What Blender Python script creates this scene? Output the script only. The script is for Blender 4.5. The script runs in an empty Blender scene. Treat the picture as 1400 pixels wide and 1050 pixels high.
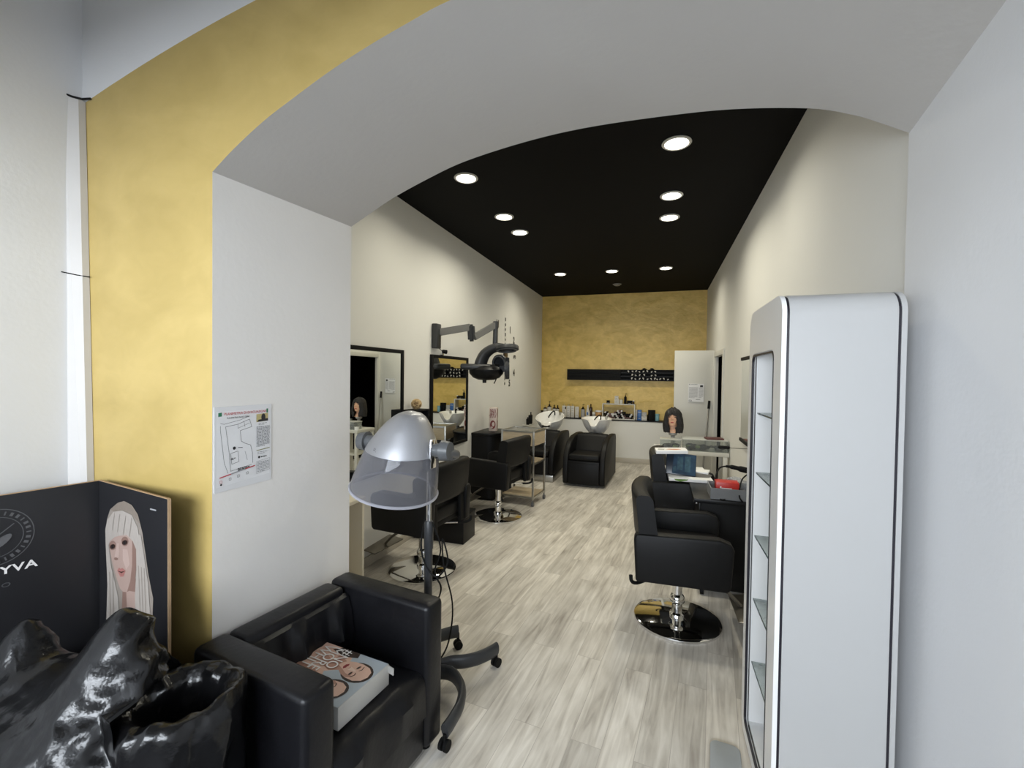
import bpy, bmesh, math, random
from mathutils import Vector, Matrix, Euler, noise
PI = math.pi
random.seed(7)
SC = bpy.context.scene
COL = SC.collection

# ------------------------------------------------------------------ camera
F_PX = 614.235
cam_d = bpy.data.cameras.new('camera'); cam_d.sensor_width = 36.0; cam_d.lens = F_PX * 36.0 / 1400.0
cam_d.clip_start = 0.02
cam = bpy.data.objects.new('camera', cam_d); COL.objects.link(cam)
yaw, pitch, roll = (math.radians(a) for a in (18.14, -1.086, 0.774))
fw = Vector((-math.sin(yaw)*math.cos(pitch), math.cos(yaw)*math.cos(pitch), math.sin(pitch)))
rt = Vector((math.cos(yaw), math.sin(yaw), 0)); up = rt.cross(fw)
r2 = rt*math.cos(roll) + up*math.sin(roll); u2 = up*math.cos(roll) - rt*math.sin(roll)
m = Matrix((r2, u2, -fw)).transposed().to_4x4(); m.translation = Vector((0, 0, 1.552))
cam.matrix_world = m
SC.camera = cam

# ------------------------------------------------------------------ light and exposure
SC.view_settings.view_transform = 'Standard'; SC.view_settings.look = 'None'
SC.view_settings.gamma = 1.0; SC.view_settings.use_curve_mapping = False
SC.view_settings.exposure = 0.0
world = bpy.data.worlds.new('World'); SC.world = world; world.use_nodes = True
world.node_tree.nodes['Background'].inputs[0].default_value = (0.80, 0.88, 1.0, 1)
world.node_tree.nodes['Background'].inputs[1].default_value = 1.2
def area(name, loc, size, energy, color, aim, spread=PI, disk=False):
    l = bpy.data.lights.new(name, 'AREA'); l.energy = energy; l.color = color
    l.shape = 'DISK' if disk else 'RECTANGLE'; l.size = size[0]
    if not disk: l.size_y = size[1]
    l.spread = spread
    o = bpy.data.objects.new(name, l); COL.objects.link(o); o.location = loc
    o.rotation_euler = Vector(aim).to_track_quat('-Z', 'Y').to_euler()
    return o
# daylight falling through the shop window behind the camera
DAY = (0.885, 0.93, 1.0)
area('daylight_shop_window', (-0.66, -2.05, 1.83), (2.5, 1.15), 230, DAY, (0, 1, 0))
LED = (1.0, 0.94, 0.76)
DOWNLIGHTS = [(-1.475, 3.27), (-1.47, 4.17), (-1.465, 4.67), (-1.46, 6.74), (-0.69, 6.74), (0.06, 6.74), (0.08, 3.18), (0.07, 4.08), (0.065, 4.63)]

# ------------------------------------------------------------------ materials
MATS = {}
def mat(name, col, rough=0.5, metal=0.0, spec=0.5, nscale=20, namt=0.06, bump=0.0, bscale=None, coat=0.0, stretch=None, emit=0.0, rvar=0.0, bdist=0.01):
    if name in MATS: return MATS[name]
    M = bpy.data.materials.new(name); M.use_nodes = True
    nt = M.node_tree; b = nt.nodes['Principled BSDF']
    tc = nt.nodes.new('ShaderNodeTexCoord'); src = tc.outputs['Object']
    if stretch:
        mp = nt.nodes.new('ShaderNodeMapping'); mp.inputs['Scale'].default_value = stretch
        nt.links.new(src, mp.inputs[0]); src = mp.outputs[0]
    nz = nt.nodes.new('ShaderNodeTexNoise'); nz.inputs['Scale'].default_value = nscale; nz.inputs['Detail'].default_value = 5
    nt.links.new(src, nz.inputs['Vector'])
    mx = nt.nodes.new('ShaderNodeMix'); mx.data_type = 'RGBA'
    c = Vector(col)
    mx.inputs[6].default_value = (*(c*(1-namt)), 1); mx.inputs[7].default_value = (*[min(1, x) for x in c*(1+namt)], 1)
    nt.links.new(nz.outputs['Fac'], mx.inputs[0]); nt.links.new(mx.outputs[2], b.inputs['Base Color'])
    b.inputs['Roughness'].default_value = rough; b.inputs['Metallic'].default_value = metal
    b.inputs['Specular IOR Level'].default_value = spec; b.inputs['Coat Weight'].default_value = coat
    b.inputs['Coat Roughness'].default_value = 0.08
    if rvar:
        mr = nt.nodes.new('ShaderNodeMapRange'); mr.inputs[3].default_value = rough-rvar; mr.inputs[4].default_value = rough+rvar
        nt.links.new(nz.outputs['Fac'], mr.inputs[0]); nt.links.new(mr.outputs[0], b.inputs['Roughness'])
    if bump:
        n2 = nt.nodes.new('ShaderNodeTexNoise'); n2.inputs['Scale'].default_value = bscale or nscale*3; n2.inputs['Detail'].default_value = 6
        nt.links.new(src, n2.inputs['Vector'])
        bp = nt.nodes.new('ShaderNodeBump'); bp.inputs['Strength'].default_value = bump; bp.inputs['Distance'].default_value = bdist
        nt.links.new(n2.outputs['Fac'], bp.inputs['Height']); nt.links.new(bp.outputs[0], b.inputs['Normal'])
    if emit:
        b.inputs['Emission Color'].default_value = (*col, 1); b.inputs['Emission Strength'].default_value = emit
    MATS[name] = M
    return M
def glassy(name, tint, gloss=(1, 1, 1), fac=0.2, rough=0.05, diffuse=None):
    if name in MATS: return MATS[name]
    M = bpy.data.materials.new(name); M.use_nodes = True; nt = M.node_tree
    b = nt.nodes['Principled BSDF']; out = nt.nodes['Material Output']
    t = nt.nodes.new('ShaderNodeBsdfTransparent'); t.inputs[0].default_value = (*tint, 1)
    b.inputs['Base Color'].default_value = (*(diffuse or gloss), 1); b.inputs['Roughness'].default_value = rough
    tc = nt.nodes.new('ShaderNodeTexCoord'); nz = nt.nodes.new('ShaderNodeTexNoise'); nz.inputs['Scale'].default_value = 9
    nt.links.new(tc.outputs['Object'], nz.inputs['Vector'])
    lw = nt.nodes.new('ShaderNodeLayerWeight'); lw.inputs['Blend'].default_value = 0.35
    ma = nt.nodes.new('ShaderNodeMath'); ma.operation = 'MULTIPLY_ADD'; ma.inputs[1].default_value = 0.5; ma.inputs[2].default_value = fac-0.04
    nt.links.new(lw.outputs['Facing'], ma.inputs[0])
    m2 = nt.nodes.new('ShaderNodeMath'); m2.operation = 'MULTIPLY_ADD'; m2.inputs[1].default_value = 0.08
    nt.links.new(nz.outputs['Fac'], m2.inputs[0]); nt.links.new(ma.outputs[0], m2.inputs[2])
    mx = nt.nodes.new('ShaderNodeMixShader')
    nt.links.new(m2.outputs[0], mx.inputs[0]); nt.links.new(t.outputs[0], mx.inputs[1]); nt.links.new(b.outputs[0], mx.inputs[2])
    nt.links.new(mx.outputs[0], out.inputs['Surface'])
    MATS[name] = M
    return M
def stucco(name, c1, c2, scale, bump, rough=0.42):
    M = bpy.data.materials.new(name); M.use_nodes = True; nt = M.node_tree; b = nt.nodes['Principled BSDF']
    tc = nt.nodes.new('ShaderNodeTexCoord')
    mp = nt.nodes.new('ShaderNodeMapping'); mp.inputs['Scale'].default_value = (1, 1, 1.5); nt.links.new(tc.outputs['Object'], mp.inputs[0])
    n1 = nt.nodes.new('ShaderNodeTexNoise'); n1.inputs['Scale'].default_value = scale; n1.inputs['Detail'].default_value = 7; n1.inputs['Distortion'].default_value = 1.2
    n2 = nt.nodes.new('ShaderNodeTexNoise'); n2.inputs['Scale'].default_value = scale*4; n2.inputs['Detail'].default_value = 6; n2.inputs['Distortion'].default_value = 0.8
    for n in (n1, n2): nt.links.new(mp.outputs[0], n.inputs['Vector'])
    ad = nt.nodes.new('ShaderNodeMath'); ad.operation = 'MULTIPLY_ADD'; ad.inputs[1].default_value = 0.45
    nt.links.new(n2.outputs['Fac'], ad.inputs[0]); nt.links.new(n1.outputs['Fac'], ad.inputs[2])
    cr = nt.nodes.new('ShaderNodeValToRGB'); cr.color_ramp.elements[0].position = 0.5; cr.color_ramp.elements[1].position = 0.95
    cr.color_ramp.elements[0].color = (*c1, 1); cr.color_ramp.elements[1].color = (*c2, 1)
    nt.links.new(ad.outputs[0], cr.inputs[0]); nt.links.new(cr.outputs[0], b.inputs['Base Color'])
    b.inputs['Roughness'].default_value = rough
    bp = nt.nodes.new('ShaderNodeBump'); bp.inputs['Strength'].default_value = bump; bp.inputs['Distance'].default_value = 0.02
    nt.links.new(ad.outputs[0], bp.inputs['Height']); nt.links.new(bp.outputs[0], b.inputs['Normal'])
    MATS[name] = M
    return M
def plank_floor():
    M = bpy.data.materials.new('whitewashed_planks'); M.use_nodes = True; nt = M.node_tree; b = nt.nodes['Principled BSDF']; L = nt.links.new
    tc = nt.nodes.new('ShaderNodeTexCoord')
    mp = nt.nodes.new('ShaderNodeMapping'); mp.inputs['Rotation'].default_value = (0, 0, math.radians(-84))
    L(tc.outputs['Object'], mp.inputs[0])
    br = nt.nodes.new('ShaderNodeTexBrick'); br.offset = 0.37; br.offset_frequency = 2
    br.inputs['Scale'].default_value = 1.0; br.inputs['Brick Width'].default_value = 0.92; br.inputs['Row Height'].default_value = 0.132
    br.inputs['Mortar Size'].default_value = 0.0012; br.inputs['Mortar Smooth'].default_value = 0.3; br.inputs['Bias'].default_value = 0.0
    br.inputs['Color1'].default_value = (0.0, 0.0, 0.0, 1); br.inputs['Color2'].default_value = (1, 1, 1, 1); br.inputs['Mortar'].default_value = (0.5, 0.5, 0.5, 1)
    L(mp.outputs[0], br.inputs['Vector'])
    st = nt.nodes.new('ShaderNodeMapping'); st.inputs['Scale'].default_value = (1.3, 16, 1); L(mp.outputs[0], st.inputs[0])
    # shift the grain of each plank so it does not run on across the joints
    sep = nt.nodes.new('ShaderNodeVectorMath'); sep.operation = 'MULTIPLY_ADD'; sep.inputs[1].default_value = (7, 3, 11)
    L(br.outputs['Color'], sep.inputs[0]); L(st.outputs[0], sep.inputs[2])
    g1 = nt.nodes.new('ShaderNodeTexNoise'); g1.inputs['Scale'].default_value = 1.6; g1.inputs['Detail'].default_value = 8; g1.inputs['Distortion'].default_value = 1.1; L(sep.outputs[0], g1.inputs['Vector'])
    st2 = nt.nodes.new('ShaderNodeMapping'); st2.inputs['Scale'].default_value = (2.2, 5, 1); L(mp.outputs[0], st2.inputs[0])
    g2 = nt.nodes.new('ShaderNodeTexNoise'); g2.inputs['Scale'].default_value = 1.5; g2.inputs['Detail'].default_value = 5; L(st2.outputs[0], g2.inputs['Vector'])
    cr = nt.nodes.new('ShaderNodeValToRGB'); e = cr.color_ramp.elements
    e[0].position = 0.30; e[0].color = (0.31, 0.275, 0.24, 1); e[1].position = 0.70; e[1].color = (0.80, 0.765, 0.71, 1)
    k = e.new(0.45); k.color = (0.53, 0.495, 0.44, 1); k = e.new(0.56); k.color = (0.65, 0.615, 0.555, 1)
    mixf = nt.nodes.new('ShaderNodeMix'); mixf.inputs[0].default_value = 0.42
    L(g1.outputs['Fac'], mixf.inputs[2]); L(g2.outputs['Fac'], mixf.inputs[3]); L(mixf.outputs[0], cr.inputs[0])
    pv = nt.nodes.new('ShaderNodeMapRange'); pv.inputs[3].default_value = 0.86; pv.inputs[4].default_value = 1.12; L(br.outputs['Color'], pv.inputs[0])
    mul = nt.nodes.new('ShaderNodeMix'); mul.data_type = 'RGBA'; mul.blend_type = 'MULTIPLY'; mul.inputs[0].default_value = 1
    L(cr.outputs[0], mul.inputs[6]); L(pv.outputs[0], mul.inputs[7])
    jm = nt.nodes.new('ShaderNodeMix'); jm.data_type = 'RGBA'; jm.inputs[7].default_value = (0.24, 0.21, 0.18, 1)
    jf = nt.nodes.new('ShaderNodeMath'); jf.operation = 'MULTIPLY'; jf.inputs[1].default_value = 0.55; L(br.outputs['Fac'], jf.inputs[0])
    L(jf.outputs[0], jm.inputs[0]); L(mul.outputs[2], jm.inputs[6]); L(jm.outputs[2], b.inputs['Base Color'])
    b.inputs['Roughness'].default_value = 0.42; b.inputs['Specular IOR Level'].default_value = 0.35
    bp = nt.nodes.new('ShaderNodeBump'); bp.inputs['Strength'].default_value = 0.12; bp.inputs['Distance'].default_value = 0.004
    L(g1.outputs['Fac'], bp.inputs['Height']); L(bp.outputs[0], b.inputs['Normal'])
    return M

WHITE = mat('white_wall_paint', (0.75, 0.755, 0.765), 0.75, spec=0.2, nscale=3, namt=0.02, bump=0.06, bscale=60)
SALONW = mat('salon_wall_paint', (0.76, 0.755, 0.72), 0.7, spec=0.25, nscale=3, namt=0.02, bump=0.06, bscale=60)
SOFF = mat('arch_soffit_shaded_paint', (0.52, 0.50, 0.475), 0.8, spec=0.15, nscale=4, namt=0.025, bump=0.08, bscale=40)  # arch paint darkened for the soffit, its shade put into the colour
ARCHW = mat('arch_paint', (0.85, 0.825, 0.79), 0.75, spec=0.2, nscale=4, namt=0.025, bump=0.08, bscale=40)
GOLD = stucco('gold_stucco_front', (0.47, 0.345, 0.115), (0.57, 0.425, 0.155), 2.2, 0.10)
GOLDB = stucco('gold_stucco_back', (0.58, 0.40, 0.09), (0.82, 0.59, 0.18), 2.6, 0.45)
CEILB = mat('black_ceiling_paint', (0.0045, 0.0045, 0.005), 0.8, spec=0.12, nscale=8, namt=0.1)
FLOOR = plank_floor()
LEATHER = mat('black_leather', (0.006, 0.006, 0.0075), 0.36, spec=0.32, nscale=14, namt=0.2, bump=0.12, bscale=35, rvar=0.06)
LEATHER2 = mat('black_vinyl', (0.005, 0.005, 0.0055), 0.48, spec=0.22, nscale=14, namt=0.2, bump=0.05, bscale=60)
BLACK = mat('black_lacquer', (0.004, 0.004, 0.0045), 0.42, spec=0.25, nscale=10, namt=0.15)
BLACKM = mat('black_matte', (0.004, 0.004, 0.004), 0.65, spec=0.2, nscale=15, namt=0.2)
PLASTIC = mat('dark_plastic', (0.028, 0.030, 0.033), 0.42, nscale=25, namt=0.1, bump=0.03, bscale=200)
GREYPL = mat('grey_plastic', (0.10, 0.105, 0.11), 0.4, nscale=25, namt=0.08)
ARMGR = mat('grey_lacquered_metal', (0.16, 0.16, 0.155), 0.38, metal=0.3, nscale=25, namt=0.06)
CHROME = mat('chrome', (0.80, 0.80, 0.80), 0.06, metal=1, nscale=10, namt=0.02)
STEEL = mat('brushed_steel', (0.42, 0.41, 0.38), 0.32, metal=1, nscale=30, namt=0.08, stretch=(1, 1, 6))
SILVER = mat('silver_lacquer', (0.43, 0.435, 0.46), 0.42, metal=0.7, spec=0.5, nscale=150, namt=0.03, coat=0.12)
MIRROR = mat('mirror_glass', (0.84, 0.86, 0.83), 0.012, metal=1, nscale=2, namt=0.005)
CABW = mat('white_gloss_shaded', (0.46, 0.46, 0.455), 0.28, nscale=4, namt=0.01, spec=0.45)  # cabinet's white gloss darkened, shade put into the colour of shell and back
CERAM = mat('white_ceramic', (0.82, 0.81, 0.78), 0.12, nscale=6, namt=0.02, coat=0.4)
CREAM = mat('cream_laminate', (0.72, 0.67, 0.55), 0.5, nscale=5, namt=0.03)
WHITEF = mat('white_laminate', (0.62, 0.61, 0.56), 0.45, nscale=5, namt=0.03)
WOODP = mat('oak_panel', (0.50, 0.405, 0.275), 0.5, nscale=5, namt=0.28, stretch=(2, 2, 22))
BASEB = mat('washed_wood_trim', (0.50, 0.46, 0.39), 0.5, nscale=6, namt=0.15, stretch=(2, 2, 18))
BAGM = mat('black_bin_liner', (0.0055, 0.0055, 0.006), 0.20, spec=0.45, nscale=9, namt=0.3, bump=0.20, bscale=42, rvar=0.08, bdist=0.012)
PAPER = mat('white_paper', (0.80, 0.80, 0.80), 0.6, nscale=10, namt=0.02)
GREYP = mat('grey_print', (0.30, 0.30, 0.31), 0.6, nscale=40, namt=0.2)
INK = mat('black_ink', (0.02, 0.02, 0.022), 0.6, nscale=30, namt=0.1)
REDINK = mat('red_ink', (0.50, 0.05, 0.06), 0.55, nscale=30, namt=0.1)
GREENINK = mat('green_ink', (0.03, 0.20, 0.10), 0.55, nscale=30, namt=0.1)
SKIN = mat('skin_vinyl', (0.74, 0.43, 0.28), 0.5, nscale=8, namt=0.05)
HAIR = mat('black_hair', (0.010, 0.008, 0.008), 0.42, nscale=60, namt=0.5, bump=0.7, bscale=50, stretch=(8, 8, 1))
LIPS = mat('lips_red', (0.38, 0.05, 0.045), 0.4, nscale=30, namt=0.1)
CLEARP = glassy('clear_plastic_box', (0.90, 0.92, 0.91), (0.75, 0.77, 0.76), 0.07, 0.12)
VISOR = glassy('smoky_visor', (0.74, 0.74, 0.76), (0.27, 0.27, 0.29), 0.22, 0.03)
SHELFG = glassy('green_glass_shelf', (0.86, 0.90, 0.885), (0.58, 0.62, 0.62), 0.14, 0.04)
WINDG = glassy('shop_window_glass', (0.97, 0.98, 0.98), (0.9, 0.95, 1.0), 0.02, 0.02)

# ------------------------------------------------------------------ mesh helpers
def V(*a): return Vector(a)
def box(bm, c, s, rot=None, bev=0.0, seg=2, mi=0):
    nf = len(bm.faces)
    M = Matrix.Translation(c) @ (Euler(rot).to_matrix().to_4x4() if rot else Matrix()) @ Matrix.Diagonal((s[0], s[1], s[2], 1))
    g = bmesh.ops.create_cube(bm, size=1.0, matrix=M)
    if bev:
        es = list({e for v in g['verts'] for e in v.link_edges})
        bmesh.ops.bevel(bm, geom=es, offset=min(bev, min(s)*0.49), segments=seg, profile=0.5, affect='EDGES', clamp_overlap=True)
    if mi:
        bm.faces.ensure_lookup_table()
        for f in bm.faces[nf:]: f.material_index = mi
def frame_of(d):
    d = d.normalized(); a = Vector((0, 0, 1)) if abs(d.z) < 0.95 else Vector((1, 0, 0))
    x = a.cross(d).normalized(); return x, d.cross(x).normalized()
def loft(bm, rings, cap0=True, cap1=True, closed=True, mi=0):
    vs = [[bm.verts.new(p) for p in r] for r in rings]; n = len(rings[0])
    fs = []
    for a, b in zip(vs[:-1], vs[1:]):
        for i in range(n if closed else n-1):
            j = (i+1) % n
            fs.append(bm.faces.new((a[i], a[j], b[j], b[i])))
    if cap0: fs.append(bm.faces.new(list(reversed(vs[0]))))
    if cap1: fs.append(bm.faces.new(vs[-1]))
    for f in fs: f.material_index = mi
    return vs
def cyl(bm, p0, p1, r, r1=None, n=20, mi=0):
    p0, p1 = Vector(p0), Vector(p1); x, y = frame_of(p1-p0); r1 = r if r1 is None else r1
    ring = lambda p, q: [p + (x*math.cos(2*PI*i/n) + y*math.sin(2*PI*i/n))*q for i in range(n)]
    loft(bm, [ring(p0, r), ring(p1, r1)], mi=mi)
def tube(bm, pts, r, n=10, flat=None, mi=0):
    pts = [Vector(p) for p in pts]; rings = []
    rs = r if isinstance(r, (list, tuple)) else [r]*len(pts)
    x = None
    for i, p in enumerate(pts):
        d = (pts[min(i+1, len(pts)-1)] - pts[max(i-1, 0)]).normalized()
        if flat is not None:
            x = Vector((0, 0, 1)); x = (x - d*x.dot(d)).normalized(); y = d.cross(x)
            rings.append([p + x*math.cos(2*PI*k/n)*flat + y*math.sin(2*PI*k/n)*rs[i] for k in range(n)]); continue
        if x is None: x, y = frame_of(d)
        else:
            x = (x - d*x.dot(d)).normalized(); y = d.cross(x)
        rings.append([p + (x*math.cos(2*PI*k/n) + y*math.sin(2*PI*k/n))*rs[i] for k in range(n)])
    loft(bm, rings, mi=mi)
def smooth_path(pts, k=6):
    pts = [Vector(p) for p in pts]; out = []
    for i in range(len(pts)-1):
        p0, p1, p2, p3 = pts[max(i-1, 0)], pts[i], pts[i+1], pts[min(i+2, len(pts)-1)]
        for j in range(k):
            t = j/k
            out.append(0.5*((2*p1) + (p2-p0)*t + (2*p0-5*p1+4*p2-p3)*t*t + (3*p1-p0-3*p2+p3)*t**3))
    out.append(pts[-1]); return out
def lathe(bm, prof, c=(0, 0, 0), n=32, sx=1.0, sy=1.0, mi=0):
    c = Vector(c)
    loft(bm, [[c + Vector((r*sx*math.cos(2*PI*i/n), r*sy*math.sin(2*PI*i/n), z)) for i in range(n)] for r, z in prof], mi=mi)
def prism(bm, poly, plane, d0, d1, bev=0.0, seg=2, mi=0):
    """extrude a 2D outline: plane 'yz' extrudes along x, 'xz' along y, 'xy' along z"""
    def P(a, b, d): return {'yz': (d, a, b), 'xz': (a, d, b), 'xy': (a, b, d)}[plane]
    va = [bm.verts.new(P(a, b, d0)) for a, b in poly]; vb = [bm.verts.new(P(a, b, d1)) for a, b in poly]
    n = len(poly); fs = [bm.faces.new(va), bm.faces.new(list(reversed(vb)))]
    for i in range(n): fs.append(bm.faces.new((va[i], vb[i], vb[(i+1) % n], va[(i+1) % n])))
    bmesh.ops.recalc_face_normals(bm, faces=fs)
    for f in fs: f.material_index = mi
    if bev:
        es = list({e for f in fs for e in f.edges if e.calc_face_angle(0) > 0.5})
        bmesh.ops.bevel(bm, geom=es, offset=bev, segments=seg, profile=0.5, affect='EDGES', clamp_overlap=True)
def rrect(x0, x1, y0, y1, r, k=5):
    o = []
    for cx, cy, a in ((x1-r, y1-r, 0), (x0+r, y1-r, PI/2), (x0+r, y0+r, PI), (x1-r, y0+r, 1.5*PI)):
        for i in range(k+1):
            t = a + PI/2*i/k; o.append((cx+r*math.cos(t), cy+r*math.sin(t)))
    return o
def obj(name, bm, mats, parent=None, loc=None, rot=None, label=None, angle=38, smooth=True):
    me = bpy.data.meshes.new(name)
    bmesh.ops.recalc_face_normals(bm, faces=bm.faces[:]) if name not in NO_RECALC else None
    bm.to_mesh(me); bm.free()
    for mm in (mats if isinstance(mats, (list, tuple)) else [mats]): me.materials.append(mm)
    if smooth and len(me.polygons):
        me.polygons.foreach_set('use_smooth', [True]*len(me.polygons)); me.set_sharp_from_angle(angle=math.radians(angle))
    o = bpy.data.objects.new(name, me); COL.objects.link(o)
    if parent: o.parent = parent
    if loc: o.location = loc
    if rot: o.rotation_euler = rot
    if label: o['label'] = label
    return o
NO_RECALC = set()
def tag(o, label, cat, group=None):
    o['label'] = label; o['category'] = cat
    if group: o['group'] = group
    return o
def thing(name, label, cat, loc=(0, 0, 0), rz=0.0, group=None):
    o = bpy.data.objects.new(name, None); o.empty_display_size = 0.1; COL.objects.link(o)
    o.location = loc; o.rotation_euler = (0, 0, rz); return tag(o, label, cat, group)
def struct(name, bm, mm, **k):
    o = obj(name, bm, mm, **k); o['kind'] = 'structure'; return o
def copy_tree(o, parent=None):
    c = o.copy(); COL.objects.link(c)
    if parent: c.parent = parent
    for ch in list(o.children): copy_tree(ch, c)
    return c
def B(): return bmesh.new()
def text_mesh(s, size, mm, name, parent=None, loc=(0, 0, 0), rot=(0, 0, 0), extrude=0.0006, sx=1.0, align='CENTER', bold=0.0, spacing=1.0):
    cu = bpy.data.curves.new('lettering_curve', 'FONT'); cu.body = s; cu.size = size; cu.extrude = extrude; cu.align_x = align; cu.align_y = 'CENTER'
    cu.offset = bold; cu.space_character = spacing
    t = bpy.data.objects.new('lettering_tmp', cu); COL.objects.link(t)
    dg = bpy.context.evaluated_depsgraph_get(); me = bpy.data.meshes.new_from_object(t.evaluated_get(dg))
    bpy.data.objects.remove(t); bpy.data.curves.remove(cu)
    me.name = name; me.materials.clear(); me.materials.append(mm)
    o = bpy.data.objects.new(name, me); COL.objects.link(o)
    if parent: o.parent = parent
    o.location = loc; o.rotation_euler = rot; o.scale = (sx, 1, 1)
    return o
def ell(cx, cy, a, b, n=28, t0=0, t1=2*PI, rot=0.0):
    full = abs(t1-t0-2*PI) < 1e-6
    o = []
    for i in range(n if full else n+1):
        t = t0 + (t1-t0)*i/n; x, y = a*math.cos(t), b*math.sin(t)
        o.append((cx + x*math.cos(rot)-y*math.sin(rot), cy + x*math.sin(rot)+y*math.cos(rot)))
    return o
class Print:
    """flat printed artwork: thin coloured shapes in the local XY plane, each layer a hair above the one below"""
    def __init__(s, step=0.00025): s.bm = B(); s.mats = []; s.k = 0; s.step = step
    def shape(s, pts, mm, same=False):
        if mm not in s.mats: s.mats.append(mm)
        s.k += 0 if same else 1; z = s.step*s.k
        f = s.bm.faces.new([s.bm.verts.new((x, y, z)) for x, y in pts])
        f.normal_update()
        if f.normal.z < 0: f.normal_flip()
        f.material_index = s.mats.index(mm)
    def build(s, name, parent, loc, rot, scale=1.0):
        NO_RECALC.add(name)
        bmesh.ops.triangulate(s.bm, faces=s.bm.faces[:])
        o = obj(name, s.bm, s.mats, parent, loc, rot, smooth=False); o.scale = (scale,)*3
        return o

# ================================================================== the setting
XL, XR, YB, ZC = -2.21, 0.778, 8.6, 3.105
FXL, JX, RX, YF, ZF = -2.18, -1.49, 0.76, 1.17, 3.30
b = B(); box(b, (-0.6, 5.06, -0.05), (4.4, 7.78, 0.1)); struct('floor', b, FLOOR)
b = B(); box(b, (-0.6, -0.44, -0.05), (4.4, 3.22, 0.1)); struct('floor_front', b, mat('unseen_floor_dark', (0.10, 0.10, 0.105), 0.5, nscale=4, namt=0.2))  # unseen front floor, made dark to cut light bounced onto the soffit
b = B(); box(b, (-0.716, 5.25, ZC+0.06), (3.3, 6.8, 0.12)); struct('ceiling_salon', b, CEILB)
b = B(); box(b, (-0.7, -0.6, ZF+0.06), (3.6, 4.6, 0.12)); struct('ceiling_front', b, WHITE)
b = B(); box(b, (XL-0.07, 5.3, ZC/2), (0.14, 6.9, ZC)); struct('wall_left', b, SALONW)
b = B(); box(b, (FXL-0.09, -0.8, ZF/2), (0.18, 3.94, ZF)); struct('wall_left_front', b, WHITE)
DY0, DY1, DZ = 6.30, 7.20, 1.86
b = B()
box(b, (XR+0.07, 3.9, ZC/2), (0.14, 4.2, ZC)); box(b, (XR+0.02, (6.0+DY0)/2, ZC/2), (0.04, DY0-6.0, ZC)); box(b, (XR+0.02, (DY1+YB+0.1)/2, ZC/2), (0.04, YB+0.1-DY1, ZC))
box(b, (XR+0.02, (DY0+DY1)/2, (ZC+DZ)/2), (0.04, DY1-DY0, ZC-DZ)); struct('wall_right', b, SALONW)
b = B(); box(b, ((RX+1.2)/2, (-2.8+1.81)/2, ZF/2), (1.2-RX, 4.61, ZF)); struct('wall_right_front', b, WHITE)
b = B(); box(b, (-0.716, YB+0.07, ZC/2), (3.3, 0.14, ZC)); struct('wall_back', b, GOLDB)
b = B(); box(b, ((XL+XR)/2, 8.475, 0.3775), (XR-XL, 0.25, 0.755)); struct('wall_ledge', b, SALONW)
b = B(); box(b, ((XL+XR)/2, 8.468, 0.765), (XR-XL, 0.264, 0.02), bev=0.004); struct('trim_ledge_top', b, BLACK)
# the street side behind the camera: wall with a big shop window
b = B()
wx0, wx1, wz0, wz1 = -1.95, 0.64, 1.25, 2.40
box(b, ((-2.36+wx0)/2, -1.95, ZF/2), (wx0+2.36, 0.2, ZF)); box(b, ((wx1+1.2)/2, -1.95, ZF/2), (1.2-wx1, 0.2, ZF))
box(b, ((wx0+wx1)/2, -1.95, wz0/2), (wx1-wx0, 0.2, wz0)); box(b, ((wx0+wx1)/2, -1.95, (wz1+ZF)/2), (wx1-wx0, 0.2, ZF-wz1)); struct('wall_street', b, WHITE)
b = B()
for xx in (wx0+0.03, -0.66, wx1-0.03): box(b, (xx, -1.93, (wz0+wz1)/2), (0.06, 0.07, wz1-wz0), bev=0.006)
for zz in (wz0+0.03, 2.1, wz1-0.03): box(b, ((wx0+wx1)/2, -1.93, zz), (wx1-wx0, 0.06, 0.06), bev=0.006)
wf = struct('window_1', b, PLASTIC)
b = B(); box(b, ((wx0+wx1)/2, -1.935, (wz0+wz1)/2), (wx1-wx0-0.02, 0.006, wz1-wz0-0.02)); obj('glass_pane', b, WINDG, wf)
b = B(); box(b, (-0.7, -0.42, (2.15+ZF)/2), (3.2, 0.24, ZF-2.15)); struct('added_shade_beam', b, WHITE)  # unseen beam added behind the camera to shade the upper walls
# thick wall with the low arch between the front room and the salon
back_pts = [(-1.49, 2.291), (-1.362, 2.351), (-1.237, 2.409), (-1.039, 2.48), (-0.852, 2.534), (-0.573, 2.579), (-0.317, 2.599), (-0.024, 2.597), (0.243, 2.582), (0.498, 2.542), (0.635, 2.496), (0.711, 2.458), (0.805, 2.405)]
front_pts = [(-1.49, 2.246), (-1.391, 2.312), (-1.263, 2.383), (-1.142, 2.436), (-0.999, 2.494), (-0.864, 2.54), (-0.714, 2.582), (-0.582, 2.613), (-0.3, 2.645), (0.0, 2.65), (0.3, 2.63), (0.55, 2.57), (0.80, 2.48)]
bp3 = []
for x, z in smooth_path([(x, 0, z) for x, z in back_pts], 5) and [(p.x, p.z) for p in smooth_path([(x, 0, z) for x, z in back_pts], 5)]:
    s = (1.91-(x+1.49)*0.0444)/1.91; bp3.append(Vector((x*s if x > 0 else x, 1.91*s, 1.552+(z-1.552)*s)))
fp3 = [Vector((p.x, YF, p.z)) for p in smooth_path([(x, 0, z) for x, z in front_pts], 5)]
zline = lambda x: 2.871-0.07*(x+0.2)**2
b = B()
n = len(fp3)
rows = []
for k in range(5):
    t = k/4; rows.append([b.verts.new(f.lerp(g, t)) for f, g in zip(fp3, bp3)])
for r0, r1 in zip(rows[:-1], rows[1:]):
    for i in range(n-1): b.faces.new((r0[i], r0[i+1], r1[i+1], r1[i]))
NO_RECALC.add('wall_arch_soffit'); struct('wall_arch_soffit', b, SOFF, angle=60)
b = B()
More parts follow.
